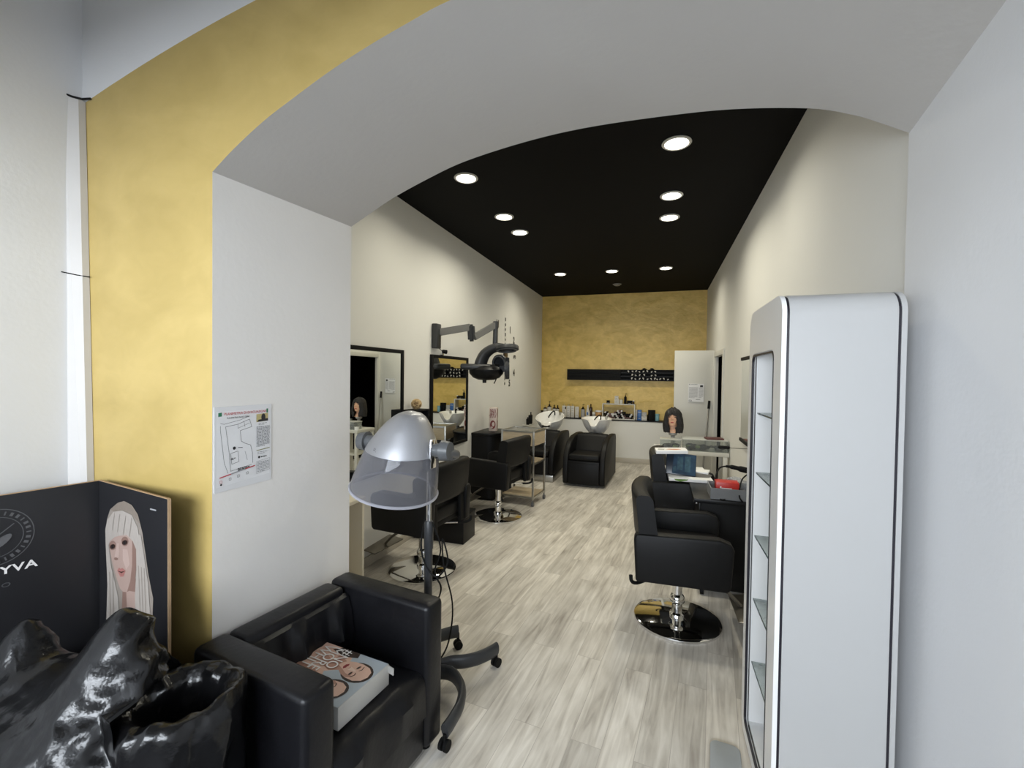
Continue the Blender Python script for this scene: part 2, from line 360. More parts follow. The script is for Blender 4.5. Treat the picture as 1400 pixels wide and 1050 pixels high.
# left jamb and the salon-side face of the thick wall
q = [Vector((JX, YF, 0)), Vector((JX, 1.91, 0)), Vector((JX, 1.91, 2.291)), Vector((JX, YF, 2.246))]
b.faces.new([b.verts.new(p) for p in q])
b.faces.new([b.verts.new(p) for p in (V(JX, 1.91, 0), V(-2.3, 1.91, 0), V(-2.3, 1.91, 3.2), V(JX, 1.91, 3.2), V(JX, 1.91, 2.291))])
for p, q2 in zip(bp3[:-1], bp3[1:]):
    b.faces.new([b.verts.new(v) for v in (p, V(p.x, p.y, 3.2), V(q2.x, q2.y, 3.2), q2)])
NO_RECALC.add('wall_arch'); struct('wall_arch', b, ARCHW, smooth=False)
b = B()
xs = [FXL-0.02+(JX-FXL+0.02)*i/8 for i in range(9)]
def quad(bm, *ps): bm.faces.new([bm.verts.new(p) for p in ps])
for x0, x1 in zip(xs[:-1], xs[1:]): quad(b, V(x0, YF, 0), V(x1, YF, 0), V(x1, YF, zline(x1)), V(x0, YF, zline(x0)))
for p, q2 in zip(fp3[:-1], fp3[1:]): quad(b, p, q2, V(q2.x, YF, zline(q2.x)), V(p.x, YF, zline(p.x)))
NO_RECALC.add('wall_front'); struct('wall_front', b, GOLD, smooth=False)
b = B()
xs2 = xs + [p.x for p in fp3[1:]]
for x0, x1 in zip(xs2[:-1], xs2[1:]): quad(b, V(x0, YF, zline(x0)), V(x1, YF, zline(x1)), V(x1, YF, ZF), V(x0, YF, ZF))
NO_RECALC.add('wall_front_upper'); struct('wall_front_upper', b, WHITE, smooth=False)
# trims
b = B()
vs = [(FXL-0.01, 1.115, 0.0), (FXL-0.01, 1.168, 0.0), (-2.085, 1.168, 0.0), (-2.085, 1.145, 0.0)]
ws = [(FXL-0.01, 1.115, 2.60), (FXL-0.01, 1.168, 2.60), (-2.158, 1.168, 2.60), (-2.158, 1.145, 2.60)]
loft(b, [vs, ws]); tr = struct('trim_1', b, mat('pvc_trunking', (0.62, 0.60, 0.58), 0.55, nscale=6, namt=0.03), smooth=False)
b = B(); tube(b, [(-2.20, 1.11, 2.615), (-2.17, 1.13, 2.603), (-2.145, 1.15, 2.60), (-2.12, 1.165, 2.606)], 0.004, 6)
tube(b, [(-2.178, 1.10, 1.925), (-2.15, 1.135, 1.918), (-2.126, 1.162, 1.915)], 0.0022, 6); obj('cable_stub', b, BLACKM, tr)
b = B(); box(b, (XL+0.006, 5.13, 0.04), (0.012, 6.42, 0.08), bev=0.003); struct('baseboard_left', b, BASEB)
b = B(); box(b, (XR-0.006, 4.02, 0.04), (0.012, 4.38, 0.08), bev=0.003); struct('baseboard_right', b, BASEB)
b = B(); box(b, ((XL+XR)/2, 8.344, 0.045), (XR-XL-0.03, 0.012, 0.09), bev=0.003); struct('baseboard_back', b, BASEB)
# doorway on the right wall, dark room behind, door leaf folded back into the salon
b = B()
for yy in (DY0-0.045, DY1+0.045): box(b, (XR-0.004, yy, (DZ+0.07)/2), (0.03, 0.09, DZ+0.07), bev=0.004)
box(b, (XR-0.004, (DY0+DY1)/2, DZ+0.035), (0.03, DY1-DY0, 0.07), bev=0.004)
for yy in (DY0+0.008, DY1-0.008): box(b, (XR+0.02, yy, DZ/2), (0.04, 0.016, DZ))
struct('trim_door', b, WHITEF)
b = B()
for c, s in (((2.2, 6.75, 1.2), (0.1, 2.6, 2.4)), ((1.54, 6.05, 1.2), (1.4, 0.05, 2.4)), ((1.54, 8.0, 1.2), (1.4, 0.1, 2.4)), ((1.55, 6.75, 2.35), (1.3, 2.6, 0.1)), ((1.55, 6.75, 0.005), (1.25, 2.4, 0.01))): box(b, c, s)
struct('wall_storeroom', b, BLACKM)  # walls painted black to stand for the room's darkness
b = B(); box(b, (-0.278, 0, 0.985), (0.556, 0.04, 1.955), bev=0.004)
dr = struct('door_1', b, WHITEF, loc=(XR-0.006, 7.27, 0.0), rot=(0, 0, math.radians(-1)))
b = B()
for zz in (0.3, 1.0, 1.7): cyl(b, (0.0, -0.024, zz), (0.0, -0.024, zz+0.09), 0.008, n=8)
obj('hinge', b, STEEL, dr)

# ================================================================== ceiling lights
EMW = mat('lamp_diffuser', (1.0, 0.95, 0.84), 0.5, nscale=5, namt=0.01, emit=14)
LRING = mat('lamp_ring_white', (0.7, 0.69, 0.66), 0.4, nscale=10, namt=0.02)
lamp_where = ['left row, closest to the arch', 'left row, second from the arch', 'left row, third from the arch', 'left of the trio near the gold wall', 'middle of the trio near the gold wall', 'right of the trio near the gold wall', 'right row, closest to the arch', 'right row, second from the arch', 'right row, third from the arch']
src = None
for (x, y), w in zip(DOWNLIGHTS, lamp_where):
    if src is None:
        t = thing('ceiling_light', '', 'ceiling light', (x, y, ZC), group='round ceiling downlights')
        b = B(); lathe(b, [(0.075, 0.0), (0.092, 0.0), (0.095, -0.006), (0.088, -0.012), (0.076, -0.011), (0.074, -0.002)], n=36); obj('ring', b, LRING, t)
        b = B(); lathe(b, [(0.0005, -0.004), (0.045, -0.0045), (0.073, -0.003), (0.075, 0.0)], n=36); obj('diffuser', b, EMW, t)
        src = t
    else:
        t = copy_tree(src); t.location = (x, y, ZC)
    t['label'] = 'lit round ceiling downlight, ' + w
    area('downlight_lamp', (x, y, ZC-0.02), (0.13,), 6.6 if y < 6 else 8.0, LED, (0, 0, -1), math.radians(152), True)
t = thing('smoke_detector', 'small unlit grey disc on the black ceiling just before the gold wall', 'smoke detector', (-0.70, 7.72, ZC))
b = B(); lathe(b, [(0.0005, -0.026), (0.04, -0.026), (0.05, -0.02), (0.06, -0.012), (0.062, 0.0)], n=28); obj('housing', b, mat('detector_grey', (0.22, 0.215, 0.2), 0.5), t)
b = B(); lathe(b, [(0.063, 0.0), (0.073, -0.001), (0.072, -0.006), (0.062, -0.008)], n=28); obj('base_ring', b, mat('detector_grey', (0, 0, 0)), t)

# ================================================================== armchair with book
def armchair():
    t = thing('armchair', 'black leather club armchair against the white arch jamb', 'armchair', (-1.178, 1.395, 0), math.radians(-8))
    x0, x1, y0, y1, top = -0.262, 0.287, -0.343, 0.343, 0.62
    for k, (ya, yb) in enumerate(((y0, y0+0.118), (y1-0.108, y1))):
        b = B(); box(b, ((x0+x1)/2+0.001, (ya+yb)/2, (top+0.035)/2), (x1-x0, yb-ya, top-0.035), bev=0.022, seg=3); obj('armrest', b, LEATHER, t)
    b = B(); box(b, (x0+0.055, (y0+y1)/2, (top+0.035)/2-0.002), (0.11, y1-y0-0.236, top-0.04), bev=0.02, seg=3)
    for f in list(b.faces): pass
    obj('backrest', b, LEATHER, t)
    # loose back pad, creased where it meets the seat
    b = B(); rings = []
    for i in range(24):
        u = i/23; y = y0+0.125+u*(y1-y0-0.24); r = []
        wr = 0.010*math.sin(u*17)+0.008*math.sin(u*31+1)
        for (xx, zz) in ((0.108, 0.36), (0.15, 0.37), (0.168+wr, 0.43), (0.150+wr*0.7, 0.52), (0.128, 0.575), (0.108, 0.585)): r.append((x0+xx, y, zz))
        rings.append(r)
    loft(b, rings); obj('back_cushion', b, LEATHER, t)
    b = B(); box(b, ((x0+x1)/2+0.04, (y0+y1)/2, 0.165), (x1-x0-0.10, y1-y0-0.22, 0.26), bev=0.012); obj('seat_base', b, LEATHER, t)
    # seat cushion: soft top with wrinkles along the front edge
    b = B(); nx, ny = 26, 30; g = []
    sx0, sx1, sy0, sy1 = x0+0.105, x1+0.005, y0+0.120, y1-0.110
    for i in range(nx+1):
        row = []
        for j in range(ny+1):
            u, v = i/nx, j/ny
            dome = 0.028*(1-(2*u-1)**4)*(1-(2*v-1)**4)
            w = noise.noise(V(u*3, v*9, 2))*0.006*(u**2) + 0.006*max(0, math.sin(v*16+u*3))*max(0, u-0.72)*3
            drop = -0.05*max(0, (u-0.90)/0.10)**2
            row.append(b.verts.new((sx0+(sx1-sx0)*u + 0.012*math.sin(v*11)*(u > 0.98), sy0+(sy1-sy0)*v, 0.345+dome+w+drop)))
        g.append(row)
    for i in range(nx):
        for j in range(ny): b.faces.new((g[i][j], g[i+1][j], g[i+1][j+1], g[i][j+1]))
    low = [b.verts.new((sx1-0.006, g[nx][j].co.y, 0.18)) for j in range(ny+1)]
    for j in range(ny): b.faces.new((g[nx][j], low[j], low[j+1], g[nx][j+1]))
    NO_RECALC.add('seat_cushion'); obj('seat_cushion', b, LEATHER, t)
    for fx in (x0+0.05, x1-0.05):
        for fy in (y0+0.05, y1-0.05):
            b = B(); cyl(b, (fx, fy, 0), (fx, fy, 0.045), 0.022, 0.026, 14); obj('foot', b, BLACKM, t)
armchair()

BK = thing('boxed_book', 'thick grey boxed book with two women on its cover lying on the black armchair seat', 'book', (-1.125, 1.352, 0.372), math.radians(-6.5))
b = B(); box(b, (0, 0, 0.0405), (0.318, 0.252, 0.079), bev=0.003); obj('slipcase', b, [mat('book_case_grey', (0.50, 0.49, 0.46), 0.45, nscale=8, namt=0.04)], BK)
b = B(); box(b, (0.165, 0.118, 0.0655), (0.05, 0.004, 0.026), rot=(0, 0, -0.2)); obj('flap', b, mat('book_case_grey', (0, 0, 0)), BK)
def face_print(P, cx, cy, s, rot, tone, hairc, brow, lip, lid, flip=1):
    R = lambda x, y: (cx + s*(x*flip*math.cos(rot)-y*math.sin(rot)), cy + s*(x*flip*math.sin(rot)+y*math.cos(rot)))
    E_ = lambda x, y, a, bb, r=0, n=22: [R(px, py) for px, py in ell(x, y, a, bb, n, rot=r)]
    P.shape(E_(0.02, 0.30, 0.62, 0.78), hairc)
    P.shape([R(*p) for p in ((-0.25, -0.7), (0.3, -0.7), (0.42, -1.35), (-0.42, -1.35))], tone[1])
    P.shape([R(*p) for p in ((-0.47, 0.55), (-0.5, 0.1), (-0.44, -0.3), (-0.28, -0.66), (-0.08, -0.82), (0.1, -0.82), (0.3, -0.62), (0.46, -0.25), (0.52, 0.1), (0.49, 0.55), (0.3, 0.86), (0, 0.95), (-0.3, 0.84))], tone[0])
    P.shape([R(*p) for p in ((0.3, 0.4), (0.52, 0.1), (0.46, -0.25), (0.3, -0.62), (0.1, -0.82), (0.22, -0.4), (0.32, -0.1))], tone[1])
    for sx in (-1, 1):
        P.shape(E_(sx*0.23, 0.12, 0.135, 0.075, sx*0.1), tone[1]); P.shape(E_(sx*0.23, 0.11, 0.11, 0.05, sx*0.1), brow); P.shape(E_(sx*0.23+0.02, 0.11, 0.03, 0.03), lid)
        P.shape([R(*p) for p in ((sx*0.08, 0.27), (sx*0.2, 0.33), (sx*0.38, 0.27), (sx*0.4, 0.30), (sx*0.2, 0.38), (sx*0.08, 0.31))], brow)
    P.shape([R(*p) for p in ((-0.02, 0.2), (0.05, 0.2), (0.12, -0.2), (0.02, -0.25), (-0.1, -0.2))], tone[2])
    P.shape(E_(0.0, -0.22, 0.085, 0.02), tone[1])
    P.shape([R(*p) for p in ((-0.19, -0.44), (-0.07, -0.37), (0, -0.395), (0.07, -0.37), (0.19, -0.44), (0.08, -0.545), (-0.08, -0.545))], lip)
    P.shape([R(*p) for p in ((-0.17, -0.442), (0, -0.43), (0.17, -0.442), (0, -0.455))], brow)
T1 = (mat('print_skin_light', (0.70, 0.46, 0.36), 0.35, nscale=20, namt=0.05), mat('print_skin_shade', (0.47, 0.26, 0.19), 0.35, nscale=20, namt=0.05), mat('print_skin_glow', (0.80, 0.60, 0.50), 0.35))
PB = mat('print_brown', (0.035, 0.018, 0.013), 0.35, nscale=40, namt=0.3); PR = mat('print_red', (0.30, 0.02, 0.025), 0.35); PG = mat('print_blue_grey', (0.42, 0.48, 0.53), 0.35, nscale=6, namt=0.06); PW = mat('print_white', (0.80, 0.78, 0.76), 0.35)
P = Print(0.00006)
P.shape([(-0.125, -0.158), (0.125, -0.158), (0.125, 0.157), (-0.125, 0.157)], PG)
P.shape([(-0.125, -0.158), (0.115, -0.158), (0.118, -0.06), (0.06, 0.0), (0.01, -0.03), (-0.03, 0.03), (-0.09, 0.01), (-0.125, -0.05)], T1[0])
P.shape([(0.0, -0.158), (0.06, -0.158), (0.05, -0.06), (0.02, -0.05)], T1[1]); P.shape([(-0.07, -0.10), (-0.03, -0.11), (0.0, -0.02), (-0.02, 0.02)], T1[1])
P.shape([(-0.125, -0.07), (-0.1, -0.1), (-0.085, -0.02), (-0.1, 0.03), (-0.125, 0.02)], PB)
face_print(P, -0.040, 0.062, 0.084, -0.12, T1, PB, PB, PR, INK)
face_print(P, 0.074, 0.048, 0.078, 0.16, T1, PB, PB, PR, INK, -1)
P.build('cover_print', BK, (-0.001, 0, 0.0801), (0, 0, -PI/2))
for s_, xx, u in (('#NO', -0.030, -0.062), ('MORE', -0.078, -0.045), ('WHITE', -0.122, -0.030)):
    text_mesh(s_, 0.066, PW, 'cover_title', BK, (xx, -u*1.0, 0.0838), (0, 0, -PI/2), 0.0002, 0.80)

# ================================================================== evacuation plan on the jamb
def sheet_text(P, x, y, w, rows, dy, mm, h=0.0022, seed=1):
    rr = random.Random(seed); P.k += 1
    for r in range(rows):
        xx = x
        while xx < x+w*(1 if r < rows-1 else 0.6):
            l = rr.uniform(0.004, 0.014); l = min(l, x+w-xx)
            if l > 0.001: P.shape([(xx, y-r*dy), (xx+l, y-r*dy), (xx+l, y-r*dy+h), (xx, y-r*dy+h)], mm, True)
            xx += l+0.0025
def line(P, pts, w, mm):
    P.k += 1
    for (x0, y0), (x1, y1) in zip(pts[:-1], pts[1:]):
        d = math.hypot(x1-x0, y1-y0) or 1; nx, ny = -(y1-y0)/d*w/2, (x1-x0)/d*w/2
        P.shape([(x0+nx, y0+ny), (x1+nx, y1+ny), (x1-nx, y1-ny), (x0-nx, y0-ny)], mm, True)
t = thing('evacuation_plan', 'laminated evacuation plan sheet taped to the white arch jamb', 'notice', (JX+0.002, 1.298, 1.272))
R_jamb = Matrix(((0, 0, 1), (1, 0, 0), (0, 1, 0))).to_euler()
b = B(); box(b, (0, 0, 0), (0.246, 0.306, 0.002)); obj('laminated_sheet', b, mat('laminate_sheet', (0.78, 0.78, 0.79), 0.22, nscale=8, namt=0.02), t, rot=R_jamb)
P = Print(0.00012)
PAPW = mat('plan_paper', (0.82, 0.82, 0.83), 0.35)
P.shape([(-0.115, -0.135), (0.114, -0.125), (0.114, 0.135), (-0.115, 0.137)], PAPW)
P.shape([(-0.108, 0.118), (-0.094, 0.119), (-0.094, 0.133), (-0.108, 0.132)], GREENINK); P.shape([(0.098, 0.119), (0.106, 0.119), (0.106, 0.135), (0.098, 0.135)], GREENINK)
line(P, [(-0.10, 0.094), (-0.085, 0.09), (-0.02, 0.10), (0.02, 0.112)], 0.0012, INK)
line(P, [(-0.1, 0.085), (-0.1, 0.07), (-0.085, -0.05), (-0.07, -0.09)], 0.0012, INK)
line(P, [(-0.08, 0.08), (-0.03, 0.085), (0.02, 0.10), (0.03, 0.07), (-0.02, 0.06), (-0.015, 0.02), (0.0, 0.01), (0.025, -0.0), (0.033, -0.03), (0.035, -0.07)], 0.0014, INK)
line(P, [(-0.08, 0.08), (-0.065, -0.02), (-0.06, -0.085), (0.03, -0.075)], 0.0012, INK); line(P, [(-0.06, -0.02), (-0.03, -0.015), (-0.025, -0.055), (-0.055, -0.06), (-0.06, -0.02)], 0.0012, INK)
line(P, [(-0.03, 0.085), (-0.03, 0.07), (0.02, 0.085)], 0.001, INK); line(P, [(-0.005, 0.095), (0.0, 0.072)], 0.001, INK)
P.shape(ell(-0.045, -0.002, 0.006, 0.006, 14), INK); line(P, [(-0.03, -0.002), (-0.01, -0.004)], 0.002, INK); line(P, [(0.0, -0.02), (0.01, -0.055)], 0.0016, GREYP)
sheet_text(P, -0.03, -0.082, 0.05, 3, 0.004, INK, 0.003, 4); sheet_text(P, -0.06, -0.04, 0.02, 2, 0.004, INK, 0.0025, 5)
P.shape([(0.05, 0.085), (0.104, 0.087), (0.104, 0.118), (0.05, 0.116)], mat('print_ochre', (0.52, 0.44, 0.2), 0.4)); P.shape([(0.052, 0.086), (0.104, 0.087), (0.104, 0.097), (0.06, 0.094)], INK); P.shape(ell(0.082, 0.102, 0.010, 0.015, 16), INK)
sheet_text(P, 0.06, 0.078, 0.04, 2, 0.005, GREYP, 0.002, 6); sheet_text(P, 0.05, 0.064, 0.062, 14, 0.0058, GREYP, 0.0032, 7)
line(P, [(0.05, -0.026), (0.112, -0.022)], 0.003, mat('print_olive', (0.28, 0.28, 0.12), 0.4)); sheet_text(P, 0.055, -0.034, 0.05, 2, 0.006, GREYP, 0.002, 8)
P.shape(ell(0.062, -0.053, 0.005, 0.005, 12), INK); sheet_text(P, 0.07, -0.055, 0.04, 1, 0.006, INK, 0.004, 9)
line(P, [(0.05, -0.068), (0.112, -0.063), (0.112, -0.108), (0.05, -0.116), (0.05, -0.068)], 0.001, GREYP); sheet_text(P, 0.054, -0.074, 0.054, 7, 0.006, GREYP, 0.0025, 10)
line(P, [(-0.105, -0.101), (-0.06, -0.095)], 0.004, REDINK); line(P, [(-0.06, -0.095), (0.0, -0.087)], 0.004, GREYP); line(P, [(0.0, -0.087), (0.042, -0.082)], 0.004, REDINK)
for k, xx in enumerate((-0.10, -0.064, -0.03, 0.008)):
    line(P, [(xx-0.004, -0.112+k*0.004), (xx+0.004, -0.112+k*0.004), (xx+0.004, -0.12+k*0.004), (xx-0.004, -0.12+k*0.004), (xx-0.004, -0.112+k*0.004)], 0.0013, REDINK if k == 0 else INK)
P.shape(ell(-0.10, -0.126, 0.004, 0.004, 10), INK)
P.build('plan_print', t, (0.0012, 0, 0), R_jamb)
text_mesh('PLANIMETRIA DI EVACUAZIONE', 0.0135, REDINK, 'heading', t, (0.0052, 0.003, 0.126), R_jamb, 0.0001, 0.93)
text_mesh('PLANIMETRIA PIANO TERRA', 0.008, INK, 'heading', t, (0.0052, -0.03, 0.111), R_jamb, 0.0001, 0.93)

# ================================================================== cardboard display in the corner
t = thing('cardboard_display', 'black folding cardboard display with a blonde portrait standing in the gold corner', 'display board', (-2.03, 1.133, 0.0))
CARD = mat('black_card_print', (0.016, 0.016, 0.018), 0.33, nscale=5, namt=0.15, spec=0.5); KRAFT = mat('kraft_edge', (0.42, 0.28, 0.16), 0.8, nscale=60, namt=0.2)
H_ = 1.13
def panel(name, ang, wid):
    b = B(); box(b, (wid/2, 0.004, H_/2), (wid, 0.007, H_)); box(b, (wid/2, 0.004, H_+0.0005), (wid, 0.008, 0.002), mi=1); box(b, (wid+0.001, 0.004, H_/2), (0.003, 0.009, H_), mi=1)
    return obj(name, b, [CARD, KRAFT], t, rot=(0, 0, ang), smooth=False)
pr_ = panel('portrait_panel', math.radians(-9.9), 0.51)
pl_ = panel('logo_panel', math.radians(-101.5), 0.62)
BL1 = mat('print_blonde', (0.42, 0.375, 0.335), 0.4, nscale=30, namt=0.18, stretch=(9, 1, 1)); BL2 = mat('print_blonde_root', (0.24, 0.20, 0.165), 0.4, nscale=30, namt=0.2, stretch=(9, 1, 1)); BL3 = mat('print_blonde_shade', (0.29, 0.25, 0.215), 0.4, nscale=30, namt=0.2, stretch=(9, 1, 1))
TP = (mat('print_pale_skin', (0.42, 0.30, 0.255), 0.4, nscale=12, namt=0.06), mat('print_pale_shade', (0.25, 0.155, 0.125), 0.4, nscale=12, namt=0.06), mat('print_pale_glow', (0.50, 0.37, 0.32), 0.4, nscale=12, namt=0.06))
P = Print(0.00008)
# long straight blonde hair, fringe, tilted face, neck
P.shape([(0.065, 0.86), (0.063, 0.952), (0.076, 0.995), (0.101, 1.034), (0.162, 1.068), (0.209, 1.081), (0.266, 1.075), (0.31, 1.049), (0.342, 0.99), (0.363, 0.92), (0.384, 0.85), (0.415, 0.778), (0.41, 0.70), (0.40, 0.55), (0.065, 0.55), (0.073, 0.65), (0.08, 0.75), (0.075, 0.815)], BL3)
P.shape([(0.101, 1.034), (0.162, 1.068), (0.209, 1.081), (0.266, 1.075), (0.31, 1.049), (0.33, 1.015), (0.27, 1.04), (0.20, 1.045), (0.13, 1.03)], BL2)
P.shape([(0.20, 0.80), (0.30, 0.82), (0.33, 0.55), (0.18, 0.55)], TP[1]); P.shape([(0.225, 0.76), (0.29, 0.77), (0.285, 0.55), (0.235, 0.55)], TP[0])
P.shape([(0.092, 0.93), (0.15, 0.96), (0.24, 0.98), (0.298, 0.96), (0.302, 0.90), (0.298, 0.85), (0.287, 0.80), (0.258, 0.77), (0.23, 0.755), (0.20, 0.749), (0.178, 0.755), (0.16, 0.775), (0.142, 0.80), (0.115, 0.845), (0.098, 0.88)], TP[0])
P.shape([(0.27, 0.95), (0.302, 0.93), (0.298, 0.85), (0.287, 0.80), (0.258, 0.77), (0.23, 0.755), (0.255, 0.80), (0.268, 0.86)], TP[1])
P.shape([(0.20, 0.905), (0.235, 0.91), (0.25, 0.86), (0.225, 0.835), (0.20, 0.865)], TP[2])
for ex, ey, ea in ((0.121, 0.899, 0.33), (0.216, 0.932, 0.30)):
    P.shape(ell(ex, ey+0.004, 0.028, 0.017, 18, rot=ea), TP[1]); P.shape(ell(ex, ey, 0.021, 0.0085, 16, rot=ea), PB); P.shape(ell(ex-0.001, ey-0.001, 0.006, 0.006, 10), INK)
P.shape([(0.158, 0.918), (0.172, 0.921), (0.172, 0.872), (0.150, 0.856), (0.138, 0.866)], TP[2]); P.shape(ell(0.148, 0.859, 0.016, 0.0055, 12, rot=0.2), TP[1])
P.shape([(0.158, 0.818), (0.172, 0.832), (0.184, 0.829), (0.196, 0.836), (0.222, 0.831), (0.205, 0.806), (0.182, 0.800)], mat('print_lip', (0.40, 0.17, 0.15), 0.4)); P.shape([(0.160, 0.818), (0.188, 0.820), (0.220, 0.830), (0.190, 0.815)], PB)
P.shape([(0.068, 0.90), (0.063, 0.952), (0.080, 0.99), (0.13, 1.03), (0.20, 1.045), (0.27, 1.04), (0.315, 1.00), (0.325, 0.94), (0.299, 0.925), (0.277, 0.948), (0.232, 0.962), (0.20, 0.955), (0.173, 0.949), (0.137, 0.937), (0.10, 0.915), (0.085, 0.89)], BL1)
P.shape([(0.065, 0.92), (0.088, 0.91), (0.098, 0.87), (0.112, 0.82), (0.14, 0.77), (0.165, 0.72), (0.175, 0.64), (0.175, 0.55), (0.065, 0.55), (0.073, 0.65), (0.08, 0.75)], BL1)
P.shape([(0.30, 0.98), (0.335, 0.98), (0.36, 0.90), (0.385, 0.82), (0.40, 0.70), (0.395, 0.55), (0.30, 0.55), (0.295, 0.66), (0.292, 0.76), (0.303, 0.85)], BL1)
for xx in (0.325, 0.345, 0.365): P.shape([(xx-0.01, 0.87), (xx-0.004, 0.87), (xx+0.016, 0.62), (xx+0.006, 0.62)], BL3)
for xx in (0.10, 0.125): P.shape([(xx-0.004, 0.80), (xx+0.002, 0.80), (xx+0.012, 0.60), (xx, 0.60)], BL3)
for xx in (0.12, 0.16, 0.205, 0.25): P.shape([(xx+0.02, 1.03), (xx+0.023, 1.03), (xx+0.004, 0.96), (xx, 0.96)], BL3)
line(P, [(0.401, 1.082), (0.441, 1.083)], 0.005, GREYP)
P.build('portrait_print', t, (0, -0.0004, 0), (PI/2, 0, math.radians(-9.9)))
GREYT = mat('print_dark_grey', (0.10, 0.10, 0.105), 0.4)
# the logo panel is read from the room: its letters run from the camera towards the fold
E_logo = (PI/2, 0, math.radians(78.5))
def on_logo(s_, d, z, size, mm, sx=1.0, bold=0.0, spacing=1.0, name='lettering'):
    p = Matrix.Rotation(math.radians(-101.5), 4, 'Z') @ Vector((d, 0.0, 0)); nrm = Vector((math.cos(math.radians(-11.5)), math.sin(math.radians(-11.5)), 0))
    q = p + nrm*0.0095; return text_mesh(s_, size, mm, name, t, (q.x, q.y, z), E_logo, 0.0003, sx, bold=bold, spacing=spacing)
on_logo('YVA', 0.212, 0.876, 0.036, PW, 1.25, 0.0008, 1.1)
on_logo('OTO', 0.265, 0.826, 0.020, GREYT, 1.4, spacing=1.2)
P = Print(0.00003)
def ringp(r0, r1, mm, n=40):
    for i in range(n):
        a, c = 2*PI*i/n, 2*PI*(i+1)/n
        P.shape([(r0*math.cos(a), r0*math.sin(a)), (r1*math.cos(a), r1*math.sin(a)), (r1*math.cos(c), r1*math.sin(c)), (r0*math.cos(c), r0*math.sin(c))], mm)
ringp(0.092, 0.0945, GREYT); ringp(0.066, 0.068, GREYT)
for i in range(30):
    a = 2*PI*i/30; ca, sa = math.cos(a), math.sin(a); w = 0.004 if i % 3 else 0.002
    P.shape([(0.074*ca-w*sa, 0.074*sa+w*ca), (0.086*ca-w*sa, 0.086*sa+w*ca), (0.086*ca+w*sa, 0.086*sa-w*ca), (0.074*ca+w*sa, 0.074*sa-w*ca)], GREYT)
for a in (0.7, 0.7+PI): P.shape(ell(0.022*math.cos(a+PI/2), 0.022*math.sin(a+PI/2), 0.032, 0.013, 18, rot=a), GREYT)
line(P, [(-0.045, -0.038), (0.045, 0.038)], 0.003, GREYT)
ang_ = math.radians(-101.5)
P.build('seal_print', t, (0.268*math.cos(ang_)+0.0082*math.cos(math.radians(-11.5)), 0.268*math.sin(ang_)+0.0082*math.sin(math.radians(-11.5)), 0.992), E_logo)

# ================================================================== bin liners
def ridge(p, s, seed=0.0):
    q = p*s + V(seed, seed*1.7, -seed); return max(0.0, 1.0-abs(noise.noise(q))*2.6)
def folds(p, D, seed, k=1.0):
    """film pulled along D: long creases running that way, flat facets with sharp edges between them"""
    e1, e2 = frame_of(D); D = D.normalized()
    q = V(p.dot(e1), p.dot(e2), p.dot(D)*0.33)
    w = V(noise.noise(q*4+V(seed, 0, 0)), noise.noise(q*4+V(0, seed, 5)), noise.noise(q*4+V(3, seed, 0)))*0.05
    q = q + w
    d1 = noise.voronoi(q*7.0+V(seed, 1, 2))[0]; d2 = noise.voronoi(V(q.x, q.y, q.z*1.8)*15.0+V(1, seed, 2))[0]
    d3 = noise.voronoi(V(q.x, q.y, q.z*1.5)*31.0+V(seed, 2, 1))[0]
    f = 0.028*min(0.8, d1[0]) + 0.019*min(0.8, d2[0]) + 0.010*min(0.8, d3[0]) + 0.010*ridge(q, 9.0, seed+3)
    return (f - 0.024)*k
t = thing('bin_bag', 'large full black bin bag slumped against the cardboard display', 'bin bag', (-1.72, 0.76, 0))
b = B(); N, Mv = 280, 150; rings = []
def bag_top(x, y):
    g = lambda cx, cy, h, s: h*math.exp(-((x-cx)**2+(y-cy)**2)/s)
    return 0.60 + g(0.31, 0.08, 0.20, 0.014) + g(-0.05, 0.04, 0.17, 0.006) + g(0.12, 0.05, 0.09, 0.03) + g(0.37, 0.0, 0.08, 0.02) + g(0.42, 0.10, 0.12, 0.012)
for k in range(Mv+1):
    v = k/Mv; r = []
    for i in range(N):
        a = 2*PI*i/N
        prof = math.sin(min(1.0, 0.62+0.9*v)*PI/2) if v < 0.42 else math.cos(((v-0.42)/0.58)**1.7*PI/2)
        zz = v**0.9
        rx, ry = (0.425 if math.cos(a) < 0 else 0.49)*prof, 0.315*prof
        x, y = rx*math.cos(a), ry*math.sin(a)
        top = bag_top(x, y); z = top*(math.sin(zz*PI/2)**1.05)
        p = V(x, y, z); nrm = V(math.cos(a)/0.43, math.sin(a)/0.3, (v-0.45)*4).normalized()
        p = p + nrm*folds(p-V(0.3, 0.1, 0.85), V(0.75, 0.25, 0.6), 1.3)*min(1, v*6)
        p.y = min(p.y, 0.355-0.1745*(p.x+0.31)) if p.x < 0.21 else min(p.y, 0.33)
        p.z = max(p.z, 0.002); p.x = max(p.x, -0.295-0.2035*(0.373-p.y))
        o_ = V(p.x-0.47, p.y-0.125, 0)
        if p.z < 0.70 and o_.length < 0.163: o_ = o_.normalized()*0.163; p.x, p.y = 0.47+o_.x, 0.125+o_.y
        r.append(p)
    rings.append(r)
loft(b, rings); obj('bag_film', b, BAGM, t, angle=70)
t2 = thing('waste_bin', 'open waste bin lined with a black bag beside the armchair', 'waste bin', (-1.25, 0.885, 0))
b = B(); lathe(b, [(0.115, 0.0), (0.12, 0.005), (0.138, 0.60), (0.130, 0.60), (0.112, 0.012), (0.001, 0.012)], n=28); obj('bin_body', b, BLACKM, t2)
b = B(); N = 220; rings = []
